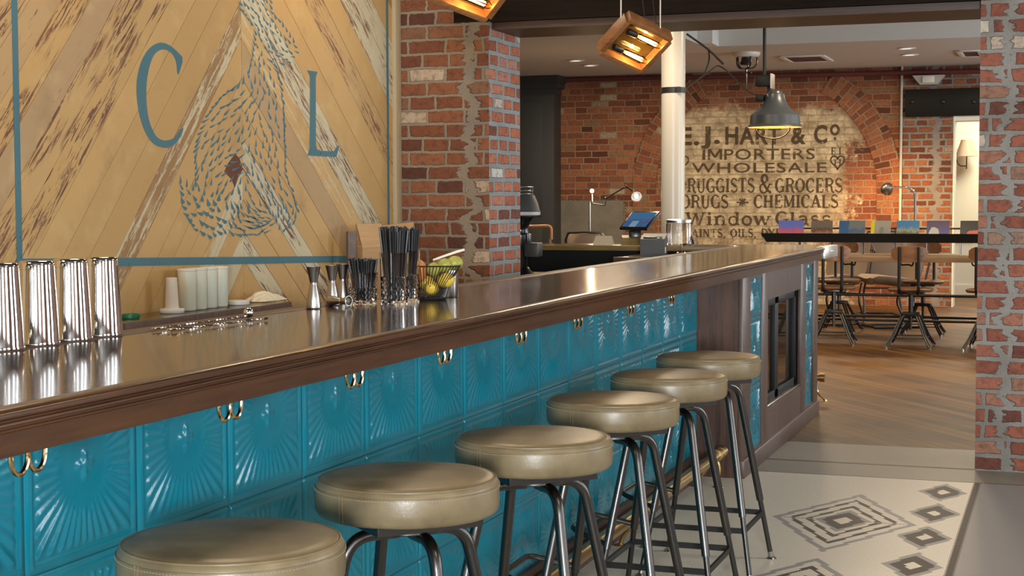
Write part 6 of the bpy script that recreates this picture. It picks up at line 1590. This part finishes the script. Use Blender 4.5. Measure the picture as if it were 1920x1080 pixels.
# ------------------------------------------------------------------ industrial swivel stools at the table
def swivel():
    t = thing('swivel_stool', 'x', 'stool', (0, 0, 0), 0, 'swivel stools with plywood backs at the oak table')
    zs_ = .53
    mb = MB(); n = 20; vs = []; fs = []
    out = [(.195*math.copysign(abs(math.cos(2*PI*i/n))**.6, math.cos(2*PI*i/n)), .18*math.copysign(abs(math.sin(2*PI*i/n))**.6, math.sin(2*PI*i/n))) for i in range(n)]
    mb.add([(x*.94, y*.94, zs_-.030) for x, y in out]+[(x, y, zs_-.018) for x, y in out]+[(x, y, zs_-.006) for x, y in out]+[(x*.93, y*.93, zs_) for x, y in out]+[(x*.5, y*.5, zs_-.012) for x, y in out],
           [(k*n+i, k*n+(i+1) % n, (k+1)*n+(i+1) % n, (k+1)*n+i) for k in range(4) for i in range(n)]+[tuple(range(n-1, -1, -1)), tuple(4*n+i for i in range(n))]); mb.build('seat', 'chair_wood', t, ang=50)
    mb = MB(); m_ = 12; prof = []
    for i in range(m_+1):
        u = i/m_*2-1; x = .155*u; y = -.205+.05*(u*u); hh = .066*(1-abs(u)**5*.55)
        for (dy, z) in ((-.006, .835-hh), (-.006, .835+hh), (.006, .835+hh), (.006, .835-hh)): prof.append((x, y+dy, z))
    mb.add(prof, [(i*4+k, i*4+(k+1) % 4, (i+1)*4+(k+1) % 4, (i+1)*4+k) for i in range(m_) for k in range(4)]+[(3, 2, 1, 0), (m_*4, m_*4+1, m_*4+2, m_*4+3)]); mb.build('backrest', 'chair_wood', t, ang=50)
    for s in (-1, 1):
        mb = MB(); x = s*.082
        mb.tube(bez([(x, -.216, .895), (x, -.215, .52), (x*.9, -.16, .485), (x*.7, .0, .485)], .03), .014, 8); mb.build('back_post', 'black_steel', t)
    mb = MB(); mb.box(-.11, .11, -.10, .10, .478, .498, bev=.004); mb.cyl((0, 0, .29), (0, 0, .49), .020, n=14); mb.cyl((0, 0, .16), (0, 0, .30), .013, n=12); mb.build('post', 'gunmetal', t)
    mb = MB(); mb.box(-.075, .075, -.075, .075, .285, .315, bev=.006); mb.build('hub', 'black_steel', t)
    for sx in (-1, 1):
        for sy in (-1, 1):
            mb = MB(); c = Vector((sx, sy*1.15, 0)).normalized(); q = Vector((-c.y, c.x, 0))
            for off in (-.012, .012):
                pts = [c*.06+Vector((0, 0, .30)), c*.10+Vector((0, 0, .285)), c*.155+Vector((0, 0, .20)), c*.215+Vector((0, 0, .10)), c*.285+Vector((0, 0, .022))]
                mb.tube(bez([p_+q*off for p_ in pts], .05), .0085, 6)
            lg_ = mb.build('leg', 'black_steel', t)
            mb = MB(); mb.cyl(c*.285+Vector((0, 0, .0)), c*.285+Vector((0, 0, .03)), .013, n=10); mb.build('foot', 'chrome', lg_)
    mb = MB(); k = .155*.64
    for a, b_ in (((-1, -1.15), (1, -1.15)), ((-1, 1.15), (1, 1.15)), ((-1, -1.15), (-1, 1.15)), ((1, -1.15), (1, 1.15))):
        ca_ = Vector((*a, 0)).normalized()*.225; cb_ = Vector((*b_, 0)).normalized()*.225; mb.cyl(ca_+Vector((0, 0, .095)), cb_+Vector((0, 0, .095)), .005, n=8)
    mb.build('foot_bar', 'black_steel', t); return t
sw = swivel()
sps = [(-1.265, 14.12, 0, 'swivel stool with plywood back in the middle of the near side of the table'), (-1.955, 14.26, 4, 'swivel stool with plywood back at the near side of the table, by the bar corner'), (-.60, 14.10, -6, 'swivel stool mostly hidden behind the right brick pillar'),
       (-1.27, 15.45, 180, 'swivel stool on the far side of the oak table, facing the middle one'), (-2.08, 15.55, 176, 'swivel stool on the far side of the table, behind the bar corner')]
for i, (x, y, a, l) in enumerate(sps):
    o = sw if i == 0 else dup(sw); o.location = (x, y, 0); o.rotation_euler = (0, 0, rad(a)); o['label'] = l
